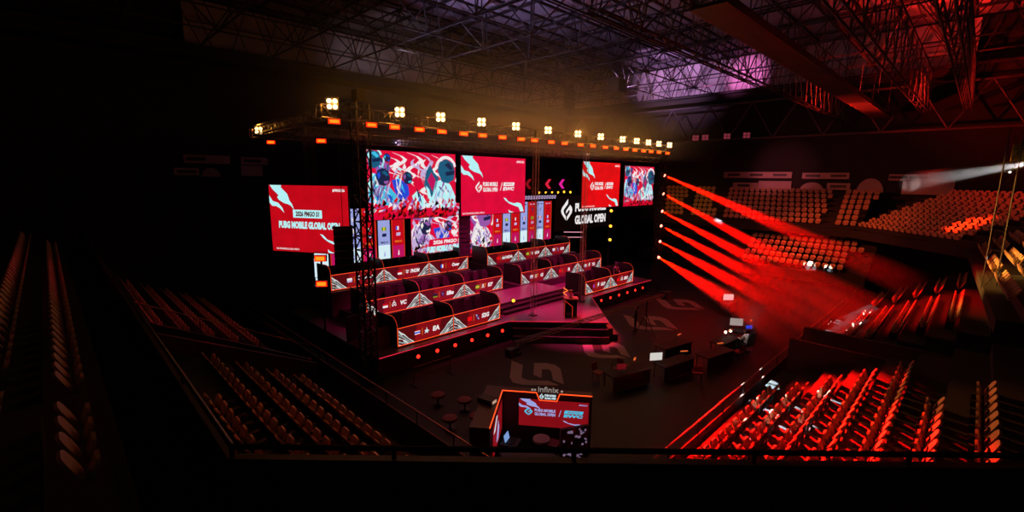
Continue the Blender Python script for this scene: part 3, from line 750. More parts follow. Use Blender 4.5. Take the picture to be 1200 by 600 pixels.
def strobe(label, p, rz=0, w=.5, h=.24, m=REDP):
    t = thing('hanging_strobe', label, 'lamp', p, rz, 'glowing strobe panels on the rig')
    MB().box(-w/2, w/2, .03, .18, -h/2, h/2).build('housing', BLACK, t)
    MB().box(-w/2+.02, w/2-.02, 0, .03, -h/2+.02, h/2-.02).build('panel', m, t); MB().box(-w/2+.07, w/2-.07, -.01, 0, -h/2+.06, h/2-.06).build('core', REDC, t)
    MB().tube((-w/2-.02, .1, 0), (-w/2-.02, .1, .3), .014, 5).tube((w/2+.02, .1, 0), (w/2+.02, .1, .3), .014, 5).tube((-w/2-.02, .1, .3), (w/2+.02, .1, .3), .014, 5).build('yoke', BMETAL, t)
for i, x in enumerate(rx):
    strobe(f'orange-red strobe panel under the front truss, {ORD[i]} from its left end', (x, 19.25, 12.22), math.radians(-20))
strobe('orange-red strobe panel on left side truss, farther of two', (9.95, 30.6, 11.95), math.radians(-40))
strobe('orange-red strobe panel on left side truss, nearer of two', (9.95, 23.4, 11.7), math.radians(-40))
strobe('upper orange strobe panel on the stand left of the black loudspeakers', (8.98, 22, 6.08), math.radians(-40), .55, .3)
strobe('lower orange strobe panel on the stand left of the black loudspeakers', (8.98, 22, 4.83), math.radians(-40), .55, .3)
t = thing('lamp_stand', 'black upright stand carrying two orange strobe panels', 'stand', (9.12, 22.2, 0))
MB().tube((0, 0, .03), (0, 0, 6), .05, 8).build('pole', BMETAL, t); MB().lathe((0, 0, 0), [(.45, 0), (.45, .03), (.06, .05)]).build('base', BMETAL, t)
t = thing('lamp_stand', 'black upright stand carrying three amber lamps right of the dark name wall', 'stand', (38.55, 25.2, 0))
MB().tube((0, 0, .03), (0, 0, 7.4), .05, 8).build('pole', BMETAL, t); MB().lathe((0, 0, 0), [(.45, 0), (.45, .03), (.06, .05)]).build('base', BMETAL, t)
for z, n_ in ((6.98, 'highest'), (5.5, 'middle'), (4.16, 'lowest')):
    t = thing('spot_lamp', f'{n_} of three amber lamps on the stand right of the name wall', 'lamp', (38.5, 25.0, z), math.radians(-30), 'amber lamps on the right stand')
    MB().tube((0, .08, 0), (0, .38, 0), .15, 10).build('housing', BLACK, t); MB().tube((0, 0, 0), (0, .08, 0), .14, 12).build('lens', AMB, t)

# line arrays
def line_array(label, p, n, w, rz, tilt=.03, top=12.4):
    t = thing('line_array', label, 'loudspeaker', p, rz)
    for k in range(n):
        z = -.32*k - .16
        mb = MB(); y0 = -.02 + tilt*k*.8
        mb.prism([(-w/2, y0, z-.14), (w/2, y0, z-.14), (w/2*.8, y0+.5, z-.12), (-w/2*.8, y0+.5, z-.12)], (0, 0, .28)); o = mb.build('speaker_box', BLACK, t)
        MB().box(-w/2+.04, w/2-.04, y0-.015, y0-.002, z-.12, z+.12).build('grille', mat('speaker_grille', '#121112', .8), o)
    MB().box(-w/2*1.1, w/2*1.1, .1, .2, 0, .1).box(-w/2, -w/2+.08, -.1, .6, .02, .1).box(w/2-.08, w/2, -.1, .6, .02, .1).build('fly_frame', BMETAL, t)
    MB().tube((0, .15, .1), (0, .15, top - p[2]), .012, 5).build('cable', BMETAL, t)
line_array('black hanging loudspeaker column in front of the red side screen', (8.9, 19.2, 7.75), 6, .8, math.radians(-25), top=12.5)
line_array('black hanging loudspeaker column between banners and upstage picture', (20.5, 25.2, 7.7), 10, .8, math.radians(-25), .0)

# six beam lights
HEADZ = [10.4, 8.82, 7.3, 6.0, 4.6, 3.15]
TGT = [(31.5, 1.6, 3.3), (29.0, 3.0, 2.4), (27.6, 3.5, 2.2), (26.0, 4.6, 1.6), (22.0, 4.2, 1.8), (19.6, 3.6, 2.1)]
TGT = [(39.0, 2.1, 3.4), (38.1, 4.75, 2.0), (34.3, 4.6, 2.0), (32.0, 4.6, 1.8), (30.2, 5.3, 1.7), (23.8, 3.4, 2.0)]
LENS = emi('beam_lens', '#ff8068', 5.0)
HAZE = volume('stage_haze', .2, (1, 1, 1)); nt = HAZE.node_tree      # haze thins out away from the stage
tc = nt.nodes.new('ShaderNodeTexCoord'); mp = nt.nodes.new('ShaderNodeMapping'); gt = nt.nodes.new('ShaderNodeTexGradient'); mu = nt.nodes.new('ShaderNodeMath')
gt.gradient_type = 'SPHERICAL'; mu.operation = 'MULTIPLY'; mu.inputs[1].default_value = .28; mp.inputs['Scale'].default_value = (1/19, 1/19, 1/19)
nt.links.new(tc.outputs['Object'], mp.inputs[0]); nt.links.new(mp.outputs[0], gt.inputs[0]); nt.links.new(gt.outputs[1], mu.inputs[0])
nt.links.new(mu.outputs[0], [n for n in nt.nodes if n.type == 'VOLUME_SCATTER'][0].inputs['Density'])
def spot(name, p, tgt, color, energy, size, blend=.5, radius=.1):
    l = bpy.data.lights.new(name, 'SPOT'); l.color = color; l.energy = energy; l.spot_size = math.radians(size); l.spot_blend = blend; l.shadow_soft_size = radius
    o = bpy.data.objects.new(name, l); C.objects.link(o); o.location = p
    o.rotation_euler = (Vector(tgt) - Vector(p)).to_track_quat('-Z', 'Y').to_euler(); return o
def beam(label, p, q, half_deg, r0):
    p, q = Vector(p), Vector(q); d = q-p; L = d.length; d.normalize()
    a = MB(); a.tube((0, 0, 0), d*L, r0, 24, r0 + L*math.tan(math.radians(half_deg)))
    o = a.build('light_beam', HAZE, None, True); tag(o, label, 'light beam', 'red light beams in the haze', p, 'stuff'); return o
for i, (z, tg) in enumerate(zip(HEADZ, TGT)):
    p = Vector((38.3, 19.75, z)); d = (Vector(tg)-p).normalized()
    t = thing('beam_light', f'moving-head beam light with bright lens on the right tower, {ORD[i]} from the top', 'lamp', p, 0, 'beam lights on the right tower')
    MB().tube(d*-.28, d*.1, .11, 12, .13).build('head', BLACK, t)
    MB().tube(d*.1, d*.13, .12, 14).build('lens', LENS, t)
    MB().box(-.16, .16, .12, .3, -.2, .2).build('yoke', BMETAL, t)
    beam(f'red light beam from the {ORD[i]} lamp of the right tower', p + d*.3, p + d*23, 3.0, .1)
    spot('beam_lamp', p + d*.2, tg, (1, .0005, .0), 900000, 5.8, .5, .03)

# ------------------------------------------------------------------ roof
mod, Z1, Z2 = 5.5, 20.5, 24.7
lo = [[Vector((59.9 - mod*i, 47 - mod*j, Z1)) for j in range(10)] for i in range(13)]
hi = [[Vector((59.9 - mod*i - mod/2, 47 - mod*j - mod/2, Z2)) for j in range(9)] for i in range(12)]
mb = MB()
def tb(a, b, r=.05): mb.tube(a, b, r, 4)
for i in range(13):
    for j in range(10):
        if i < 12: tb(lo[i][j], lo[i+1][j], .07)
        if j < 9: tb(lo[i][j], lo[i][j+1], .07)
for i in range(12):
    for j in range(9):
        if i < 11: tb(hi[i][j], hi[i+1][j], .08)
        if j < 8: tb(hi[i][j], hi[i][j+1], .08)
        for a in (0, 1):
            for b in (0, 1): tb(hi[i][j], lo[i+a][j+b], .055)
struct('ceiling_truss', mb, ROOFSTEEL)
mb = MB(); mb.box(-6, 64.6, -6, 52, 25.6, 25.8)
struct('ceiling', mb, ROOFM)
mb = MB()
for k in range(22): y = 50 - 2.5*k; mb.box(-6, 64, y-.1, y+.1, 25.42, 25.6)
for k in range(12): x = 60 - 5.5*k; mb.box(x-.08, x+.08, -5, 51, 25.25, 25.42)
struct('ceiling_joists', mb, mat('joist_paint', '#2a2426', .7))
# clerestory bands, east and north
mb = MB(); mb.box(63.2, 63.4, 2, 49, 21.2, 25.2); struct('window_1', mb, CLEREM)
mb = MB(); mb.box(10, 62, 50.4, 50.6, 21.0, 25.0); struct('window_2', mb, CLEREM)
mb = MB()
for k in range(36):
    y = 2 + 1.3*k; mb.tube((62.6, y, 21.0), (62.6, y+1.6*(1 if k % 2 else -1), 25.3), .06, 4); mb.tube((62.4, y+.6, 21), (62.4, y-.5, 25.3), .05, 4)
for k in range(36):
    x = 12 + 1.4*k; mb.tube((x, 49.8, 20.9), (x+1.6*(1 if k % 2 else -1), 49.8, 25.3), .06, 4)
for z in (21, 23, 25.2): mb.tube((62.5, 2, z), (62.5, 49, z), .07, 4); mb.tube((10, 49.8, z), (62, 49.8, z), .07, 4)
struct('trim_2', mb, STEEL)
mb = MB(); mb.box(61, 64, -4, 51, 19.9, 20.9); mb.box(-6, 64, 48.6, 51.5, 19.9, 20.8)
struct('trim_3', mb, WALLM)
# lattice girder on the far wall
t = thing('lattice_girder', 'dark lattice girder with zigzag webs along the far wall', 'girder', (60.5, 22, 15))
mb = MB()
for z in (0, 4.2): mb.tube((0, -24, z), (0, 26, z), .12, 6)
for k in range(10): y = -24 + 5*k; mb.tube((0, y, 0), (0, y+2.5, 4.2), .08, 5); mb.tube((0, y+2.5, 4.2), (0, y+5, 0), .08, 5)
mb.build('frame', STEEL, t)
FL = emi('flood_glow', '#9a3848', .55)
for i, y in enumerate((26.0, 24.8, 22.2, 20.0)):
    t = thing('flood_lamp', f'small dim pink flood light on the far wall girder, {ORD[i]} from the left', 'lamp', (60.1, y*1.035, 15.35), math.radians(-60), 'flood lights on the far wall girder')
    MB().box(-.42, .42, .02, .25, -.36, .36).build('housing', BLACK, t)
    for s in (-1, 1):
        for u in (-1, 1): MB().box(s*.2-.16, s*.2+.16, -.01, .02, u*.17-.14, u*.17+.14).build('cell', FL, t)
# catwalk
t = thing('catwalk', 'dark suspended catwalk under the roof, its far end lit red', 'catwalk', (18, 8.0, 16.3))
MB().box(0, 43, -.65, .65, 0, .12).build('deck', mat('catwalk_deck', '#15110f', .6), t)
for q_ in (-1, 1):
    MB().box(0, 43, q_*.65-.04, q_*.65+.04, 0, .35).build('side_plate', mat('catwalk_plate', '#5a3e3a', .5), t)
    mb = MB(); mb.tube((0, q_*.65, 1.1), (43, q_*.65, 1.1), .03, 5)
    for k in range(22): mb.tube((2*k+.5, q_*.65, .3), (2*k+.5, q_*.65, 1.1), .025, 4)
    mb.build('hand_rail', STEEL, t)
    for k in range(7): MB().tube((1+6.5*k, q_*.65, .3), (1+6.5*k, q_*.65, 4.1), .03, 4).build('hanger', STEEL, t)
for i, (x, l_) in enumerate(((36, 'nearest'), (44, 'middle'), (52, 'farthest'))):
    t = thing('equipment_box', f'dark equipment box on the catwalk, {l_} of three', 'box', (x, 8.0, 16.42), 0, 'boxes on the catwalk')
    MB().box(-.6, .6, -.4, .4, 0, .55).build('case', mat('case_paint', '#8a4a40', .5), t); MB().box(-.2, .2, -.44, -.4, .2, .4).build('handle', BMETAL, t)
for i, (y, l_, zt) in enumerate(((11.6, 'left of the catwalk', 3.9), (4.7, 'right of the catwalk', 3.9), (1.8, 'farthest right of the catwalk', 3.9))):
    t = thing('roof_girder', f'red lit lattice girder under the roof, {l_}', 'girder', (16, y, 16.5), 0, 'lattice girders under the roof')
    mb = MB(); mb.tube((0, -.25, 0), (46, -.25, 0), .06, 5); mb.tube((0, .25, 0), (46, .25, 0), .06, 5); mb.tube((0, 0, zt), (46, 0, zt), .07, 5)
    for k in range(14):
        x_ = 3.2*k
        for q_ in (-.25, .25): mb.tube((x_, q_, 0), (x_+1.6, 0, zt), .035, 4); mb.tube((x_+1.6, 0, zt), (x_+3.2, q_, 0), .035, 4)
        mb.tube((x_, -.25, 0), (x_, .25, 0), .03, 4)
    mb.build('frame', STEEL, t)
t = thing('hanging_speaker', 'dark hanging loudspeaker cluster below the roof centre', 'loudspeaker', (40, 26, 18.2))
MB().prism([(-.7, -.6, 0), (.7, -.6, 0), (.9, .5, 0), (-.9, .5, 0)], (0, 0, 1.2)).build('cabinet', BLACK, t); MB().tube((0, 0, 1.2), (0, 0, 2.3), .03, 5).build('cable', BMETAL, t); MB().box(-.6, .6, -.63, -.6, .1, 1.1).build('grille', mat('speaker_grille', '#121112', .8), t)

# concession boards on the far and rear walls
def board(label, p, ax, w, h, insets, arch=False):
    p = Vector(p); t = thing('wall_board', label, 'sign board', p)
    X = Vector((0, -1, 0)) if ax == 'E' else Vector((1, 0, 0)); N = Vector((-1, 0, 0)) if ax == 'E' else Vector((0, -1, 0))
    Z = Vector((0, 0, 1))
    if arch:
        pts = [X*(-w/2), X*(w/2)] + [X*(w/2*math.cos(a_)) * 1 + Z*(h*math.sin(a_)) for a_ in [PI*k/10 for k in range(1, 10)]]
        MB().prism(pts, N*.08).build('face', PANELW, t)
    else:
        MB().prism([X*(-w/2), X*(w/2), X*(w/2) + Z*h, X*(-w/2) + Z*h], N*.08).build('face', PANELW, t)
    for u in insets:
        MB().prism([X*(u-.75) + Z*h*.3 + N*.08, X*(u+.75) + Z*h*.3 + N*.08, X*(u+.75) + Z*h*.72 + N*.08, X*(u-.75) + Z*h*.72 + N*.08], N*.02).build('inset', mat('dark_inset', '#2a2022', .5), t)
board('long pale board with three dark insets on far wall, left upper', (63.9, 20.4, 10.35), 'E', 8.0, .75, (-2.7, 0, 2.7))
board('pale board with one dark inset below the three-inset board', (63.9, 21.6, 9.0), 'E', 3.0, .75, (-.2,))
board('plain pale board right of the one-inset board, far wall', (63.9, 18.2, 9.0), 'E', 3.7, 1.0, ())
board('pale board with two dark insets, middle of far wall', (63.9, 13.0, 10.3), 'E', 4.6, .7, (-1.2, 1.3))
board('pale half-round board under the two-inset board', (63.9, 14.2, 9.0), 'E', 2.4, .9, (), True)
board('small pale board with dark inset right of the half-round one', (63.9, 11.6, 9.1), 'E', 2.2, .75, (0,))
board('dim pale board at the right, far wall above the corner seats', (63.9, 5.6, 10.2), 'E', 3.2, .65, (-.8, .8))
board('pale half-round panel above the corner seats', (63.9, 8.7, 8.9), 'E', 2.4, 1.5, (), True)
board('plain pale panel above the corner seats', (63.9, 4.0, 8.8), 'E', 4.0, 1.5, ())
board('dim board with dark inset on the rear wall at far left, upper', (11.0, 51.2, 11.0), 'N', 3.7, .75, (-.9,))
board('dim board with dark inset on the rear wall at far left, lower', (9.3, 51.2, 9.9), 'N', 1.9, .65, (0,))
board('dim half-round board on the rear wall at far left', (11.2, 51.2, 9.8), 'N', 1.5, .8, (), True)
board('dim board with dark inset on rear wall beside the stage truss', (15.0, 51.2, 11.0), 'N', 2.4, .7, (-.2,))
board('plain dim panel on rear wall beside the stage truss', (14.7, 51.2, 9.9), 'N', 1.9, 1.0, ())

# ------------------------------------------------------------------ floor graphics and production area
def floor_logo(x, y, s, label):
    t = thing('floor_emblem', label, 'floor graphic', (x, y, 0), 0, 'grey emblems on the floor')
    a = Art((0, 0, .004), (1, 0, 0), (0, 1, 0)); a.lift = .002
    # emblem seen from the right stand: up of the emblem points away
    emblem(a, 0, 0, s*.95, s*1.15, LOGOGREY, 1)
    a.build('print', t)  # flat grey emblem shapes lying just above the floor
floor_logo(22.5, 14.75, 3.2, 'large grey emblem on the black floor nearest the stage steps')
floor_logo(29.3, 15.6, 3.9, 'large grey emblem on the black floor right of the jib operator')
floor_logo(35.6, 16.4, 3.9, 'large grey emblem on the black floor farthest from the camera')
floor_logo(17.0, 15.3, 3.4, 'dim grey emblem on the floor behind the caster booth')

# camera jib
t = thing('camera_jib', 'long camera crane arm with tripod reaching across the stage front', 'camera crane', (26.6, 14.3, 0))
mb = MB(); mb.lattice((-12, 0, 2.45), (2.6, 0, 2.3), .2, .3, .02, .01, up=(0, 0, 1), tri=True); mb.build('arm', mat('jib_metal', '#8a7a66', .35, .7), t)
for k in range(3):
    c, s = math.cos(k*2.094+.4), math.sin(k*2.094+.4); MB().tube((0, 0, 1.5), (.75*c, .75*s, .02), .03, 6).build('leg', BMETAL, t)
MB().tube((0, 0, 1.4), (0, 0, 2.35), .06, 8).build('column', BMETAL, t)
MB().box(2.3, 2.9, -.2, .2, 2.0, 2.5).build('counterweight', BLACK, t)
MB().box(-12.5, -11.9, -.18, .18, 1.9, 2.3).tube((-12.1, -.18, 2.1), (-12.1, -.4, 2.1), .09, 10).build('camera_head', BLACK, t)
MB().tube((-12, 0, 2.3), (-12, 0, 2.45), .03, 5).build('mount', BMETAL, t)

# caster booth
bd = Vector((.61, -.79, 0)).normalized()
CO = Vector((11.4, 11.82, 0))
t = thing('caster_booth', 'roofless caster booth with orange neon rim and red back screen on the floor', 'booth', CO, math.atan2(bd.y, bd.x))
W = 3.34; Hh = 2.1
MB().box(0, W, 0, .35, 0, Hh).build('back_wall', CASTERW, t)
MB().box(-.66, 0, -2.75, .35, 0, Hh).build('side_wall', CASTERW, t)
MB().box(-.6, W, -2.85, 0, 0, .06).build('floor_plate', BLACK, t)
nb = MB(); nb.path([(0, -2.75, Hh+.01), (0, -.02, Hh+.01), (1.28, -.02, Hh+.01), (1.4, -.02, Hh-.28), (2.05, -.02, Hh-.28), (2.15, -.02, Hh+.01), (W, -.02, Hh+.01)], .022, 5); nb.build('neon_rim', NEON, t)
a = Art((1.93, -.012, 1.3), (1, 0, 0), (0, 0, 1)); w, h = 2.6, 1.08
MB().box(.6, 3.26, -.01, 0, .73, 1.87).build('screen_frame', BLACK, t)
a.rect(-w/2, w/2, -h/2, h/2, E_MRED, 1); flames(a, w, h, E_LAV, 2); emblem(a, -.36*w, .05*h, .12*w, .3*h, E_CYAN, 3)
a.text('PUBG MOBILE', -.12*w, .11*h, .3*w, .11*h, E_LAV, 3, 0, .05); a.text('GLOBAL OPEN', -.12*w, -.03*h, .3*w, .11*h, E_LAV, 3, 0, .05)
a.rect(.075*w, .085*w, -.08*h, .16*h, E_LAV, 3, sk=.03*w); road_logo(a, .29*w, .04*h, .28*w, .26*h, E_CYAN, E_MRED, 3); a.text('#PMGO26', .42*w, .4*h, .12*w, .05*h, E_LAV, 3, 0, .04)
a.build('screen_display', t)
a = Art((1.72, -.012, Hh-.12), (1, 0, 0), (0, 0, 1)); emblem(a, -.24, 0, .16, .24, E_ICE, 3); a.text('PUBG MOBILE', .08, .05, .42, .08, E_ICE, 3, 0, .06); a.text('GLOBAL OPEN', .08, -.06, .42, .08, E_ICE, 3, 0, .06); a.build('name_plate', t)
vs, fs = text2d('infinix', .0); mb = MB()
for f in fs: mb.prism([(1.72 + vs[i][0]*.75, 0, Hh + .14 + vs[i][1]*.2) for i in f], (0, .04, 0))
for x_ in (1.12, 1.22, 2.22): mb.tube((x_, 0, Hh+.1), (x_, .04, Hh+.1), .04, 8)
mb.build('sponsor_letters', emi('white_letter_glow', '#b0a49c', .6), t)
a = Art((.012, -1.2, 1.25), (0, 1, 0), (0, 0, 1)); a.rect(-1.0, 1.0, -.6, .6, E_MRED, 1); a.poly([(-.3, -.4), (.05, .3), (.3, -.1), (.1, -.45)], E_LAV, 2); a.poly([(-.9, .25), (-.3, .6), (-.1, .55), (-.6, .2)], E_ICE, 2); a.build('side_display', t)
def on_c(x, y, z=0): return CO + bd*x + Vector((-bd.y, bd.x, 0))*y + Vector((0, 0, z))
t = thing('patterned_panel', 'upright purple panel with pale scribble pattern at right of the caster booth', 'panel', on_c(2.75, -.95), math.atan2(bd.y, bd.x) + math.radians(25))
a = Art((0, -.004, .7), (1, 0, 0), (0, 0, 1)); a.mb.box(-.55, .55, 0, .12, 0, 1.35, mat('purple_board', '#5a3a5c', .6)); rnd = random.Random(5)
for k in range(26): x_, z_ = rnd.uniform(-.48, .4), rnd.uniform(-.6, .55); a.poly([(x_, z_), (x_+rnd.uniform(.04, .14), z_-.03), (x_+rnd.uniform(.05, .16), z_+.05), (x_+.02, z_+.07)], emi('pattern_lilac', '#7a6480', .8), 1)
a.build('board', t)
t = thing('caster_desk', 'curved black desk standing inside the caster booth', 'desk', on_c(1.3, -1.75), math.atan2(bd.y, bd.x))
MB().prism([(-1.1, -.2, .72), (-.5, .1, .72), (.5, .1, .72), (1.1, -.2, .72), (.9, -.55, .72), (.4, -.35, .72), (-.4, -.35, .72), (-.9, -.55, .72)], (0, 0, .05)).build('top', BLACK, t)
MB().prism([(-1.0, -.25, .06), (-.45, .04, .06), (.45, .04, .06), (1.0, -.25, .06), (.98, -.3, .06), (.43, -.02, .06), (-.43, -.02, .06), (-.98, -.3, .06)], (0, 0, .66)).build('front', BLACK, t)
t = thing('round_stool', 'pale topped round stool inside the caster booth', 'stool', on_c(1.55, -.75))
MB().lathe((0, 0, 0), [(.3, .62), (.32, .66), (.31, .72), (.1, .74)]).build('cushion', mat('pale_cushion', '#b8968c', .6), t); MB().lathe((0, 0, 0), [(.25, .06), (.25, .08), (.04, .12), (.04, .62)]).build('stem', BMETAL, t)
t = thing('square_stool', 'dim red square stool right of the pale round one', 'stool', on_c(2.0, -.85), .3)
MB().box(-.24, .24, -.2, .2, .55, .65).build('cushion', REDSTOOL, t)
for s in (-1, 1):
    for u in (-1, 1): MB().tube((s*.2, u*.16, .06), (s*.19, u*.15, .55), .02, 6).build('leg', BMETAL, t)
t = thing('laptop', 'open laptop with pale blue screen beside the caster booth side wall', 'laptop', on_c(.5, -1.25, .06), .4)
MB().box(-.3, .3, -.3, .3, 0, .74).build('stand', BLACK, t); MB().box(-.19, .19, -.13, .13, .74, .76).build('keyboard', BMETAL, t)
MB().prism([(-.19, .13, .76), (.19, .13, .76), (.19, .19, 1.0), (-.19, .19, 1.0)], (0, .015, 0)).build('screen', emi('laptop_blue', '#7aa0d8', .9), t)
# crates and lamps on the left wing of the booth
t = thing('control_box', 'small control box with lit pale display on the caster side wall top', 'box', on_c(-.4, -1.0, Hh), .2)
MB().box(-.2, .2, -.3, .3, 0, .18).build('case', BLACK, t); MB().box(-.1, .12, -.32, -.3, .04, .14).build('display', emi('box_display', '#c8a890', .8), t)

# red stools left of the booth
for i, (p, l_) in enumerate([((11.36, 15.9), 'farthest back'), ((11.4, 13.3), 'closest to the caster booth'), ((10.5, 13.9), 'closest to the barrier'), ((12.3, 13.6), 'behind the caster side wall'), ((11.9, 14.7), 'in the middle of the group')]):
    t = thing('floor_stool', f'dim red low stool on dark floor, {l_}', 'stool', (*p, 0), .5*i, 'red stools left of the caster booth')
    MB().lathe((0, 0, 0), [(.3, .42), (.32, .45), (.3, .52), (.1, .54)]).build('cushion', REDSTOOL, t); MB().lathe((0, 0, 0), [(.22, 0), (.22, .03), (.04, .06), (.04, .42)]).build('stem', BMETAL, t)

# production desks
LAMPO = emi('desk_lamp_orange', '#d0602a', 1.0)
def desk(label, x, y, rz, L=2.4):
    t = thing('production_desk', label, 'desk', (x, y, 0), rz)
    MB().box(-L/2, L/2, -.4, .4, .7, .75).build('top', mat('desk_top_black', '#0c0b0c', .7), t); MB().box(-L/2+.05, L/2-.05, -.38, -.36, .02, .7).build('modesty_panel', TABLEM, t)
    for s in (-1, 1):
        for u in (-1, 1): MB().tube((s*(L/2-.1), u*.33, 0), (s*(L/2-.1), u*.33, .7), .025, 6).build('leg', BMETAL, t)
def monitor(label, x, y, z, rz, hexc, st_, w=.55):
    t = thing('monitor', label, 'monitor', (x, y, z), rz)
    MB().box(-w/2, w/2, 0, .04, .12, .12+w*.62).build('casing', BLACK, t); MB().box(-w/2+.015, w/2-.015, -.006, 0, .135, .105+w*.62).build('screen', emi('mon_'+hexc, hexc, st_), t)
    MB().tube((0, .03, 0), (0, .03, .14), .02, 6).lathe((0, .03, 0), [(.11, 0), (.11, .015), (.02, .02)]).build('stand', BMETAL, t)
def desk_lamp(label, x, y, z, rz):
    t = thing('desk_lamp', label, 'lamp', (x, y, z), rz, 'orange desk lamps on the production desks')
    MB().lathe((0, 0, 0), [(.08, 0), (.08, .02), (.015, .03)]).build('base', BMETAL, t); MB().path([(0, 0, .02), (.03, 0, .3), (.25, 0, .38)], .012, 5).build('arm', BMETAL, t)
    MB().box(.15, .55, -.04, .04, .36, .39).build('shade', LAMPO, t)
dk = [(19.3, 11.2, 'nearest the caster booth', -.3), (22.2, 10.2, 'second from the caster booth', -.2), (25.0, 9.2, 'third from the caster booth', -.2), (27.6, 9.6, 'fourth from the caster booth', -.1), (30.6, 9.6, 'fifth from the caster booth', 0), (24.6, 11.4, 'alone in front of the others', -.2)]
for x, y, l_, r_ in dk: desk(f'black production desk on the dark floor, {l_}', x, y, r_)
monitor('bright white monitor on the desk second from the caster booth', 21.2, 10.9-.2, .75, math.radians(-35), '#d8d4cc', .9, .7)
monitor('pale tilted screen on the fifth production desk', 30.3, 10.0, .75, math.radians(-55), '#b8a8a0', .7, .8)
monitor('small blue screen near the man in the pale shirt', 30.2, 9.2, .75, math.radians(-50), '#2038d0', .9, .4)
monitor('small reddish screen on the nearest production desk', 18.9, 11.3, .75, math.radians(-35), '#701018', .6, .5)
monitor('small pale screen farthest out on the black floor', 36.5, 12.8, .75, math.radians(-45), '#d8c8c8', .9, .8)
desk('small black desk farthest out toward the red beams', 36.5, 12.8, 0, 1.4)
for i, (x, y, l_) in enumerate([(22.6, 10.2, 'second'), (25.2, 9.3, 'third'), (27.9, 9.7, 'fourth'), (24.9, 11.4, 'lone'), (31.0, 9.4, 'fifth'), (19.7, 11.1, 'nearest')]):
    desk_lamp(f'small orange desk lamp on the {l_} production desk', x, y, .75, -.6+.2*i)
for i, (x, y, l_) in enumerate([(18.6, 12.4, 'left of the nearest desk'), (19.6, 12.0, 'behind the nearest desk'), (20.3, 12.0, 'between nearest and second desk'), (22.3, 9.0, 'in front of the second desk'), (26.8, 8.6, 'in front of the fourth desk')]):
    t = thing('folding_chair', f'red padded chair on the dark floor, {l_}', 'chair', (x, y, 0), .7*i, 'red chairs at the production desks')
    MB().box(-.22, .22, -.22, .22, .43, .49).build('seat', REDSTOOL, t); MB().prism([(-.22, .2, .55), (.22, .2, .55), (.2, .28, .9), (-.2, .28, .9)], (0, .03, 0)).build('backrest', REDSTOOL, t)
    for s in (-1, 1):
        for u in (-1, 1): MB().tube((s*.2, u*.2, 0), (s*.2, u*.2, .43), .015, 5).build('leg', BMETAL, t)
# low work lamps near the pale shirt
WB = emi('work_bulb', '#f0dcc8', 3)
for x, y, l_ in ((28.0, 10.0, 'left'), (28.5, 9.9, 'right')):
    t = thing('work_lamp', f'{l_} one of two bright round work lamps on the fourth production desk', 'lamp', (x, y-.2, .75), 0, 'round work lamps')
    MB().tube((0, 0, 0), (0, 0, .18), .012, 5).build('stem', BMETAL, t); MB().lathe((0, 0, .18), [(.02, 0), (.07, .03), (.09, .09), (.07, .15), (.02, .18)], 12).build('bulb', WB, t)
t = thing('crowd_gate', 'low tubular steel gate standing before the left stage front', 'barrier', (11.6, 18.2, 0), math.radians(0))
MB().path([(0, 0, 0), (0, 0, .95), (2.2, 0, .95), (2.2, 0, 0)], .025, 6).tube((0, 0, .55), (2.2, 0, .55), .015, 5).build('frame', mat('worn_rail_metal', '#8c6a60', .4, .7), t)
for k in (0, 2.2): MB().tube((k, -.3, .02), (k, .3, .02), .025, 5).build('foot', BMETAL, t)

# lectern with trophy on the thrust
t = thing('lectern', 'black lectern box with glowing top edge on the pointed stage thrust', 'lectern', (23.3, 17.9, 1.2), math.radians(-45))
MB().prism([(-.4, -.3, .0), (.4, -.3, .0), (.4, .3, .0), (-.4, .3, .0)], (0, 0, 1.15)).build('body', mat('lectern_gloss', '#1c1214', .25), t)
MB().box(-.46, .46, -.36, .36, 1.15, 1.22).build('top', mat('lectern_top', '#8a6a3c', .3, .5), t)
nb = MB(); nb.path([(-.4, -.31, .02), (-.4, -.31, 1.1), (.1, -.31, .7), (.1, -.31, .02)], .014, 5); nb.build('neon_line', NEONDIM, t)
t = thing('trophy', 'small gold trophy cup standing on the lectern', 'trophy', (23.3, 17.9, 2.42))
MB().lathe((0, 0, 0), [(.12, 0), (.12, .06), (.04, .1), (.03, .2), (.07, .26), (.13, .42), (.14, .5)], 14).build('cup', mat('gold', '#c8a050', .25, .9), t)
MB().lathe((0, 0, 0), [(.14, -.0), (.14, .02)], 14).build('plinth', BLACK, t)
t = thing('floor_monitor', 'black wedge monitor speaker right of the lectern on the stage', 'loudspeaker', (27.3, 20.0, 1.2), .5)
MB().prism([(-.35, 0, 0), (-.35, .5, 0), (-.35, .5, .42), (-.35, .25, .45)], (.7, 0, 0)).build('cabinet', BLACK, t); MB().prism([(-.3, .02, .05), (-.3, .22, .42), (-.3, .21, .43), (-.3, .01, .06)], (.6, 0, 0)).build('grille', mat('speaker_grille', '#121112', .8), t)

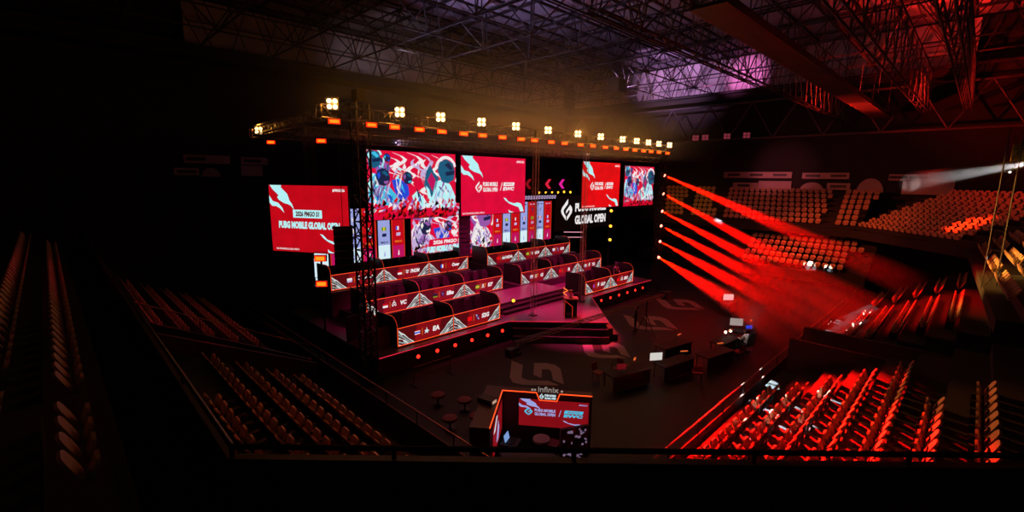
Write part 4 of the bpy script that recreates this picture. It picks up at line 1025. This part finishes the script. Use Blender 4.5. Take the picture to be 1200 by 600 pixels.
# follow spot tower at the far right with yellow cloth
t = thing('scaffold_tower', 'slim scaffold tower with follow spot above the corner seats', 'tower', (30.3, -.75, 5.2))
MB().lattice((0, 0, 0), (0, 0, 7.2), .45, .9, .025, .014, up=(0, 1, 0)).build('frame', mat('scaffold_steel', '#2c2020', .5, .4), t)
t = thing('cloth_banner', 'yellow cloth hanging from the scaffold tower', 'banner', (30.45, -.72, 10.95))
mb = MB(); N = 12
for k in range(N):
    x0_, x1_ = k/N*2.6, (k+1)/N*2.6; f_ = lambda u: (u*.5, -u*.8 - .0, .09*math.sin(u*5)-.1*u)
    a_, b_ = Vector(f_(x0_)), Vector(f_(x1_)); mb.prism([a_, b_, b_ + Vector((0, 0, .75)), a_ + Vector((0, 0, .75))], (.02, .02, 0))
mb.build('cloth', mat('yellow_cloth', '#c08a20', .8), t)
t = thing('follow_spot', 'follow spot lamp on a post behind the scaffold tower, its pale beam crossing left', 'lamp', (26.3, -1.8, 10.92))
MB().tube((-.7, -.15, .02), (0, 0, 0), .17, 12).build('barrel', BLACK, t); MB().tube((0, 0, 0), (.03, .006, 0), .15, 12).build('lens', emi('follow_lens', '#ffffff', 3), t); MB().tube((-.35, -.08, -.1), (-.35, -.08, -5.5), .05, 8).build('post', BMETAL, t)
t = thing('clip_lamp', 'tiny white clip lamp glinting on the scaffold tower', 'lamp', (30.05, -.75, 10.5))
MB().tube((0, 0, 0), (.16, 0, .02), .06, 10).build('housing', BLACK, t); MB().tube((-.02, 0, 0), (0, 0, 0), .05, 10).build('lens', emi('clip_lens', '#ffffff', 1.5), t)
fp = Vector((26.4, -1.78, 10.92)); ft = Vector((46, 7.5, 9.7))

o = beam('faint white beam from the follow spot crossing above the corner seats', fp, (62.5, 5.2, 10.0), 1.6, .1)
o.data.materials[0] = volume('thin_haze', .04); o['group'] = 'follow spot beam'
spot('follow_lamp', fp, (62.5, 5.2, 10.0), (1, .97, .95), 130000, 3.0, .5, .04)

# ------------------------------------------------------------------ people
def person(name, label, loc, rz, joints, shirt, trousers, hair=True, group=None):
    """one skinned body; joints: name -> (x,y,z); faces -Y"""
    J = joints
    V = ['pelvis', 'waist', 'chest', 'neck', 'head', 'crown', 'lsh', 'lel', 'lwr', 'lha', 'rsh', 'rel', 'rwr', 'rha', 'lhip', 'lkn', 'lan', 'lto', 'rhip', 'rkn', 'ran', 'rto']
    Ed = [(0, 1), (1, 2), (2, 3), (3, 4), (4, 5), (2, 6), (6, 7), (7, 8), (8, 9), (2, 10), (10, 11), (11, 12), (12, 13), (0, 14), (14, 15), (15, 16), (16, 17), (0, 18), (18, 19), (19, 20), (20, 21)]
    Rr = dict(pelvis=.15, waist=.13, chest=.15, neck=.055, head=.095, crown=.085, lsh=.07, lel=.045, lwr=.03, lha=.035, lhip=.095, lkn=.06, lan=.042, lto=.04)
    P_ = [Vector(J[v]) for v in V]; R_ = [Rr.get(v, Rr.get('l'+v[1:], .05)) for v in V]
    # fingers: five short chains from each hand
    for hi_, wi_ in ((9, 8), (13, 12)):
        d = (P_[hi_] - P_[wi_]).normalized(); s = d.cross(Vector((0, 0, 1))); s = s.normalized() if s.length > .1 else Vector((1, 0, 0))
        for k, (off, ln) in enumerate(((-.03, .07), (-.01, .085), (.012, .08), (.03, .06), (-.045, .05))):
            b = len(P_); root = P_[hi_] + s*off; mid_ = root + d*ln*.6 + (s*-.03 if k == 4 else Vector((0, 0, 0))); tip = mid_ + d*ln*.5 + Vector((0, 0, -.012))
            P_ += [mid_, tip]; R_ += [.009, .008]; Ed += [(hi_, b), (b, b+1)]
    me = bpy.data.meshes.new('body'); me.from_pydata([tuple(p) for p in P_], Ed, [])
    ob = bpy.data.objects.new('body', me); C.objects.link(ob)
    sk = ob.modifiers.new('skin', 'SKIN'); sk.use_smooth_shade = True
    for i, v in enumerate(me.skin_vertices[0].data): v.radius = (R_[i], R_[i]); v.use_root = (i == 0)
    ob.modifiers.new('sub', 'SUBSURF').levels = 1; ob.modifiers['sub'].render_levels = 1
    dg = bpy.context.evaluated_depsgraph_get(); nm = bpy.data.meshes.new_from_object(ob.evaluated_get(dg)); nm.name = 'body'
    bpy.data.objects.remove(ob); 
    for m in (shirt, trousers, SKIN, HAIRM): nm.materials.append(m)
    def dist(p, a, b):
        ab = b-a; t_ = max(0, min(1, (p-a).dot(ab)/max(1e-9, ab.length_squared))); return (p-(a+ab*t_)).length
    segs = [((0, 1), 0), ((1, 2), 0), ((2, 3), 0), ((3, 4), 2), ((4, 5), 2), ((2, 6), 0), ((6, 7), 0), ((7, 8), 0), ((8, 9), 2), ((2, 10), 0), ((10, 11), 0), ((11, 12), 0), ((12, 13), 2),
            ((0, 14), 1), ((14, 15), 1), ((15, 16), 1), ((16, 17), 3), ((0, 18), 1), ((18, 19), 1), ((19, 20), 1), ((20, 21), 3)]
    for pl in nm.polygons:
        c = pl.center; best = min(segs, key=lambda s_: dist(c, P_[s_[0][0]], P_[s_[0][1]]) - .5*min(R_[s_[0][0]], R_[s_[0][1]])); pl.material_index = best[1]
    t = thing(name, label, 'person', loc, rz, group)
    o = bpy.data.objects.new('body', nm); C.objects.link(o); o.parent = t
    hd, cr_ = P_[4], P_[5]; up = (cr_-hd).normalized(); c = hd + up*.05
    # face and hair
    hb = MB()
    for k in range(6):
        pass
    def blob(ctr, rx, ry, rz_, cut=None, n=12, m_=6):
        b = MB(); vs = []; fs = []
        for i in range(m_+1):
            th = PI*i/m_
            for j in range(n): ph = 2*PI*j/n; vs.append(Vector(ctr) + Vector((rx*math.sin(th)*math.cos(ph), ry*math.sin(th)*math.sin(ph), rz_*math.cos(th))))
        for i in range(m_):
            for j in range(n):
                f = (i*n+j, (i+1)*n+j, (i+1)*n+(j+1) % n, i*n+(j+1) % n)
                if cut is None or all(cut(vs[q]) for q in f): fs.append(f)
        b.raw(vs, fs); return b
    blob(c + Vector((0, .015, .03)), .112, .125, .125, lambda v: (v.z > c.z+.06) or (v.y > c.y + .02)).build('hair', HAIRM, t, True)
    nz = MB(); nz.prism([c + Vector((-.015, -.1, -.02)), c + Vector((.015, -.1, -.02)), c + Vector((0, -.1, .035))], (0, -.028, -.006)); nz.build('nose', SKIN, t)
    for s in (-1, 1): blob(c + Vector((s*.036, -.094, .035)), .014, .01, .009, None, 8, 4).build('eye', mat('eye_dark', '#0c0a0a', .3), t, True); blob(c + Vector((s*.1, 0, .0)), .015, .025, .035, None, 8, 4).build('ear', SKIN, t, True)
    MB().obox(c + Vector((0, -.098, -.052)), (.028, 0, 0), (0, .006, 0), (0, 0, .006)).build('mouth', mat('lips', '#7a4038', .5), t)
    return t
STAND = dict(pelvis=(0, 0, .95), waist=(0, 0, 1.12), chest=(0, .01, 1.36), neck=(0, 0, 1.52), head=(0, -.02, 1.63), crown=(0, -.02, 1.73), lsh=(.2, 0, 1.42), lel=(.26, -.02, 1.14), lwr=(.2, -.22, 1.0), lha=(.18, -.3, 1.0),
             rsh=(-.2, 0, 1.42), rel=(-.25, .0, 1.13), rwr=(-.27, -.1, .88), rha=(-.27, -.12, .8), lhip=(.1, 0, .9), lkn=(.11, -.02, .5), lan=(.12, .02, .08), lto=(.13, -.14, .04), rhip=(-.1, 0, .9), rkn=(-.12, -.03, .5), ran=(-.13, .02, .08), rto=(-.14, -.14, .04))
SIT = dict(pelvis=(0, 0, .55), waist=(0, 0, .72), chest=(0, -.04, .96), neck=(0, -.08, 1.1), head=(0, -.11, 1.2), crown=(0, -.13, 1.3), lsh=(.2, -.04, 1.02), lel=(.27, -.14, .76), lwr=(.16, -.38, .76), lha=(.13, -.46, .77),
           rsh=(-.2, -.04, 1.02), rel=(-.27, -.14, .76), rwr=(-.16, -.38, .76), rha=(-.13, -.46, .77), lhip=(.1, -.04, .52), lkn=(.13, -.44, .52), lan=(.13, -.42, .08), lto=(.13, -.58, .04), rhip=(-.1, -.04, .52), rkn=(-.13, -.44, .52), ran=(-.13, -.42, .08), rto=(-.13, -.58, .04))
person('person', 'person in dark clothes standing at the camera crane on the black floor', (26.75, 15.1, 0), math.radians(200), STAND, FABD, FABD)
person('person', 'person in pale shirt sitting bent over a production desk', (28.3, 8.7, 0), math.radians(160), SIT, FABW, FABD)
t = thing('office_chair', 'black office chair under the person in the pale shirt', 'chair', (28.3, 8.7, 0), math.radians(160))
for n_, m_ in (('seat', M_CS), ('backrest', M_CB), ('base', M_CBASE)):
    o = bpy.data.objects.new(n_, m_); C.objects.link(o); o.parent = t; 
person('person', 'person in grey standing inside the right end front booth', (33.7, 21.15, 1.2), math.radians(-20), STAND, mat('grey_hoodie', '#8a8286', .85), FABD)

# ------------------------------------------------------------------ lights
for i, x in enumerate((16.5, 20, 24, 29, 33.5)):
    spot('stage_wash', (x, 21.3, 11.2), (x, 24.2, 1.5), (1, .02, .22), 9000, 62, .8, .3)
spot('thrust_wash', (24, 20.0, 12), (23.6, 18.2, 1.2), (1, .03, .2), 24000, 34, .8, .2)
spot('lectern_red', (26.75, 19.0, 11.5), (23.7, 17.5, 1.2), (1, .01, .02), 6000, 10, .8, .1)
spot('shirt_fill', (24, 5.0, 15.5), (28.3, 8.7, .9), (1, .85, .8), 4500, 4, .6, .1)  # added fill on the pale shirt, no lamp stands there
spot('tip_red', (31, 18.2, 11.2), (24.6, 16.6, 1.2), (1, .02, .01), 16000, 16, .7, .1)
for x in bx + [9.9]:
    l = bpy.data.lights.new('blinder_glow', 'POINT'); l.color = (1, .38, .045); l.energy = 75; l.shadow_soft_size = .12
    o = bpy.data.objects.new('blinder_glow', l); C.objects.link(o); o.location = (x-.12, 18.95 if x != 9.9 else 32.2, 12.95)
for x, y in ((21.6, 19.0), (26.75, 19.0)): spot('tower_fill', (x-.5, y-.6, 1.6), (x, 19.6, 7), (1, .07, .03), 700, 50, 1, .05)  # added red fill that brightens the thin trusses, without any fixture
spot('truss_glint', (24, 22, 8.2), (24, 20, 12.5), (1, .1, .08), 150, 140, 1, .3)
# red spots on the stands
spot('red_wash_right', (33.0, 18.0, 11.2), (14.4, 2.9, 2.4), (1, .003, .002), 950000, 17, .9, .15)
spot('red_wash_far_end', (33.4, 18.0, 11.2), (20.9, 3.1, 2.5), (1, .003, .002), 600000, 10, .8, .15)
spot('red_wash_passage', (37, 9.5, 15.8), (35, 2.4, 2.6), (1, .006, .003), 42000, 40, .9, .15)
spot('orange_wash_right', (24, 18.2, 11.2), (16.5, 0, 3.6), (1, .3, .05), 9000, 22, .9, .3)
spot('far_block_red', (44, 20.5, 11.8), (54.5, 14.5, 2.5), (1, .01, .005), 7000, 30, .9, .2)
spot('board_pink', (46, 22, 12), (63.9, 17.5, 11.2), (1, .2, .28), 4000, 26, .9, .2)
spot('far_block_orange', (39.8, 20, 11.2), (56, 9, 3), (1, .12, .025), 9000, 44, .9, .3)
spot('upper_pink', (39.7, 22, 11.2), (59, 14, 7.5), (1, .15, .12), 2400, 62, .9, .3)
spot('upper_amber', (39.9, 19, 11.2), (58, 26.5, 7), (1, .38, .04), 2600, 32, .9, .3)
spot('corner_orange', (39.8, 18.8, 11.2), (52.5, 2.0, 6.5), (1, .12, .06), 2600, 40, .9, .3)
spot('corner_hot', (40.5, 18.0, 12.0), (51.2, -.2, 6.6), (1, .04, .006), 120000, 6.5, .9, .1)
spot('left_block_orange', (10.2, 19.6, 12.5), (4.6, 12, 2), (1, .16, .05), 1500, 60, .9, .3)
spot('left_far_pink', (10.2, 24, 12.5), (4.6, 28, 2.4), (1, .04, .12), 500, 60, .9, .3)
spot('left_upper_pink', (12, 24, 11.2), (.2, 24, 6), (1, .02, .1), 900, 44, .9, .3)
spot('upper_right_amber', (28, 18.2, 11.2), (32, -3.0, 7), (1, .42, .07), 90000, 25, .9, .3)
# roof
spot('roof_purple_east', (44, 31, 20), (63.2, 31, 23.4), (.8, .42, .9), 24000, 46, 1, .3)
spot('roof_purple_east', (50, 24, 20.2), (63.2, 22.5, 22.8), (.9, .22, .65), 16000, 26, 1, .3)
spot('roof_purple', (20, 33.6, 12.4), (30, 26, 25.5), (.52, .42, .85), 9000, 100, 1, .3)
spot('roof_grey_north', (22, 34, 19.7), (30, 50.4, 23), (.75, .65, .75), 1500, 60, 1, .3)
spot('roof_red', (46, 16, 11.6), (50, 6, 17.5), (1, .02, .01), 26000, 90, 1, .2)
spot('catwalk_red', (46, 14, 10), (50, 8, 16.4), (1, .02, .01), 60000, 44, .9, .1)
hz = volume('rig_haze', .03); nt = hz.node_tree
tc = nt.nodes.new('ShaderNodeTexCoord'); mp = nt.nodes.new('ShaderNodeMapping'); gt = nt.nodes.new('ShaderNodeTexGradient'); mu = nt.nodes.new('ShaderNodeMath')
gt.gradient_type = 'QUADRATIC_SPHERE'; mu.operation = 'MULTIPLY'; mu.inputs[1].default_value = .09; mp.inputs['Scale'].default_value = (1/21, 1/9, 1/6.5)
nt.links.new(tc.outputs['Object'], mp.inputs[0]); nt.links.new(mp.outputs[0], gt.inputs[0]); nt.links.new(gt.outputs[1], mu.inputs[0])
nt.links.new(mu.outputs[0], [n for n in nt.nodes if n.type == 'VOLUME_SCATTER'][0].inputs['Density'])
mb = MB(); mb.box(-19, 19, -8, 8, -1.8, 6)
o = mb.build('rig_haze', hz); tag(o, 'thin haze hanging around the lit front truss', 'haze', kind='stuff', loc=(23, 20, 13.3))
# white break-up patches on the right stand
WP = [(19.8, 5.9, .9), (18.4, 4.7, 1.5), (19.5, 5.3, 1.2), (20.4, 5.2, 1.2), (22.4, 5.7, 1.0), (21.9, 5.5, 1.0), (16.0, 4.4, 1.6), (16.7, 3.8, 1.9), (18.4, 3.9, 1.9), (18.8, 2.8, 2.4), (16.4, 3.0, 2.3), (17.2, 3.3, 2.2),
      (31.1, 5.6, 1.1), (31.3, 4.7, 1.5), (33, 5.5, 1.1), (34.8, 4.7, 1.5), (35.3, 5.6, 1.0), (36, 5.7, .9), (29.4, 5.7, .9), (28.2, 5.3, 1.0), (53.2, 11.2, 1.7), (53.2, 9.6, 1.7)]
for p in WP: spot('gobo_patch', (24.4, 18.0, 11.6) if p[0] < 25 or p[0] > 50 else (31, -3.5, 9.5), p, (.7, .92, 1), 330000 if p[0] < 25 or p[0] > 50 else 60000, random.uniform(1.2, 2.0), .35, .02)  # patches beyond the passage are lit from an added, unseen source

w = bpy.data.worlds.new('World'); S.world = w; w.use_nodes = True
w.node_tree.nodes['Background'].inputs[0].default_value = (.9, .85, .7, 1); w.node_tree.nodes['Background'].inputs[1].default_value = .004

# ------------------------------------------------------------------ camera
f = 544.0; roll = math.radians(.67); pt = math.atan(91.5 / f)
Fh = Vector((1, 1, 0)).normalized(); U = Vector((0, 0, 1)); R0 = Vector((1, -1, 0)).normalized()
Fw = Fh*math.cos(pt) - U*math.sin(pt); U0 = Fh*math.sin(pt) + U*math.cos(pt)
R = R0*math.cos(roll) + U0*math.sin(roll); Up = -R0*math.sin(roll) + U0*math.cos(roll)
cam = bpy.data.cameras.new('camera'); co = bpy.data.objects.new('camera', cam); C.objects.link(co)
M = Matrix((R, Up, -Fw)).transposed().to_4x4(); M.translation = (0, 0, 10); co.matrix_world = M
cam.sensor_width = 36; cam.lens = 36 * f / 1200; cam.clip_end = 400; cam.clip_start = .05
S.camera = co
print('SEATS', nseat[0], 'OBJECTS', len(S.objects))
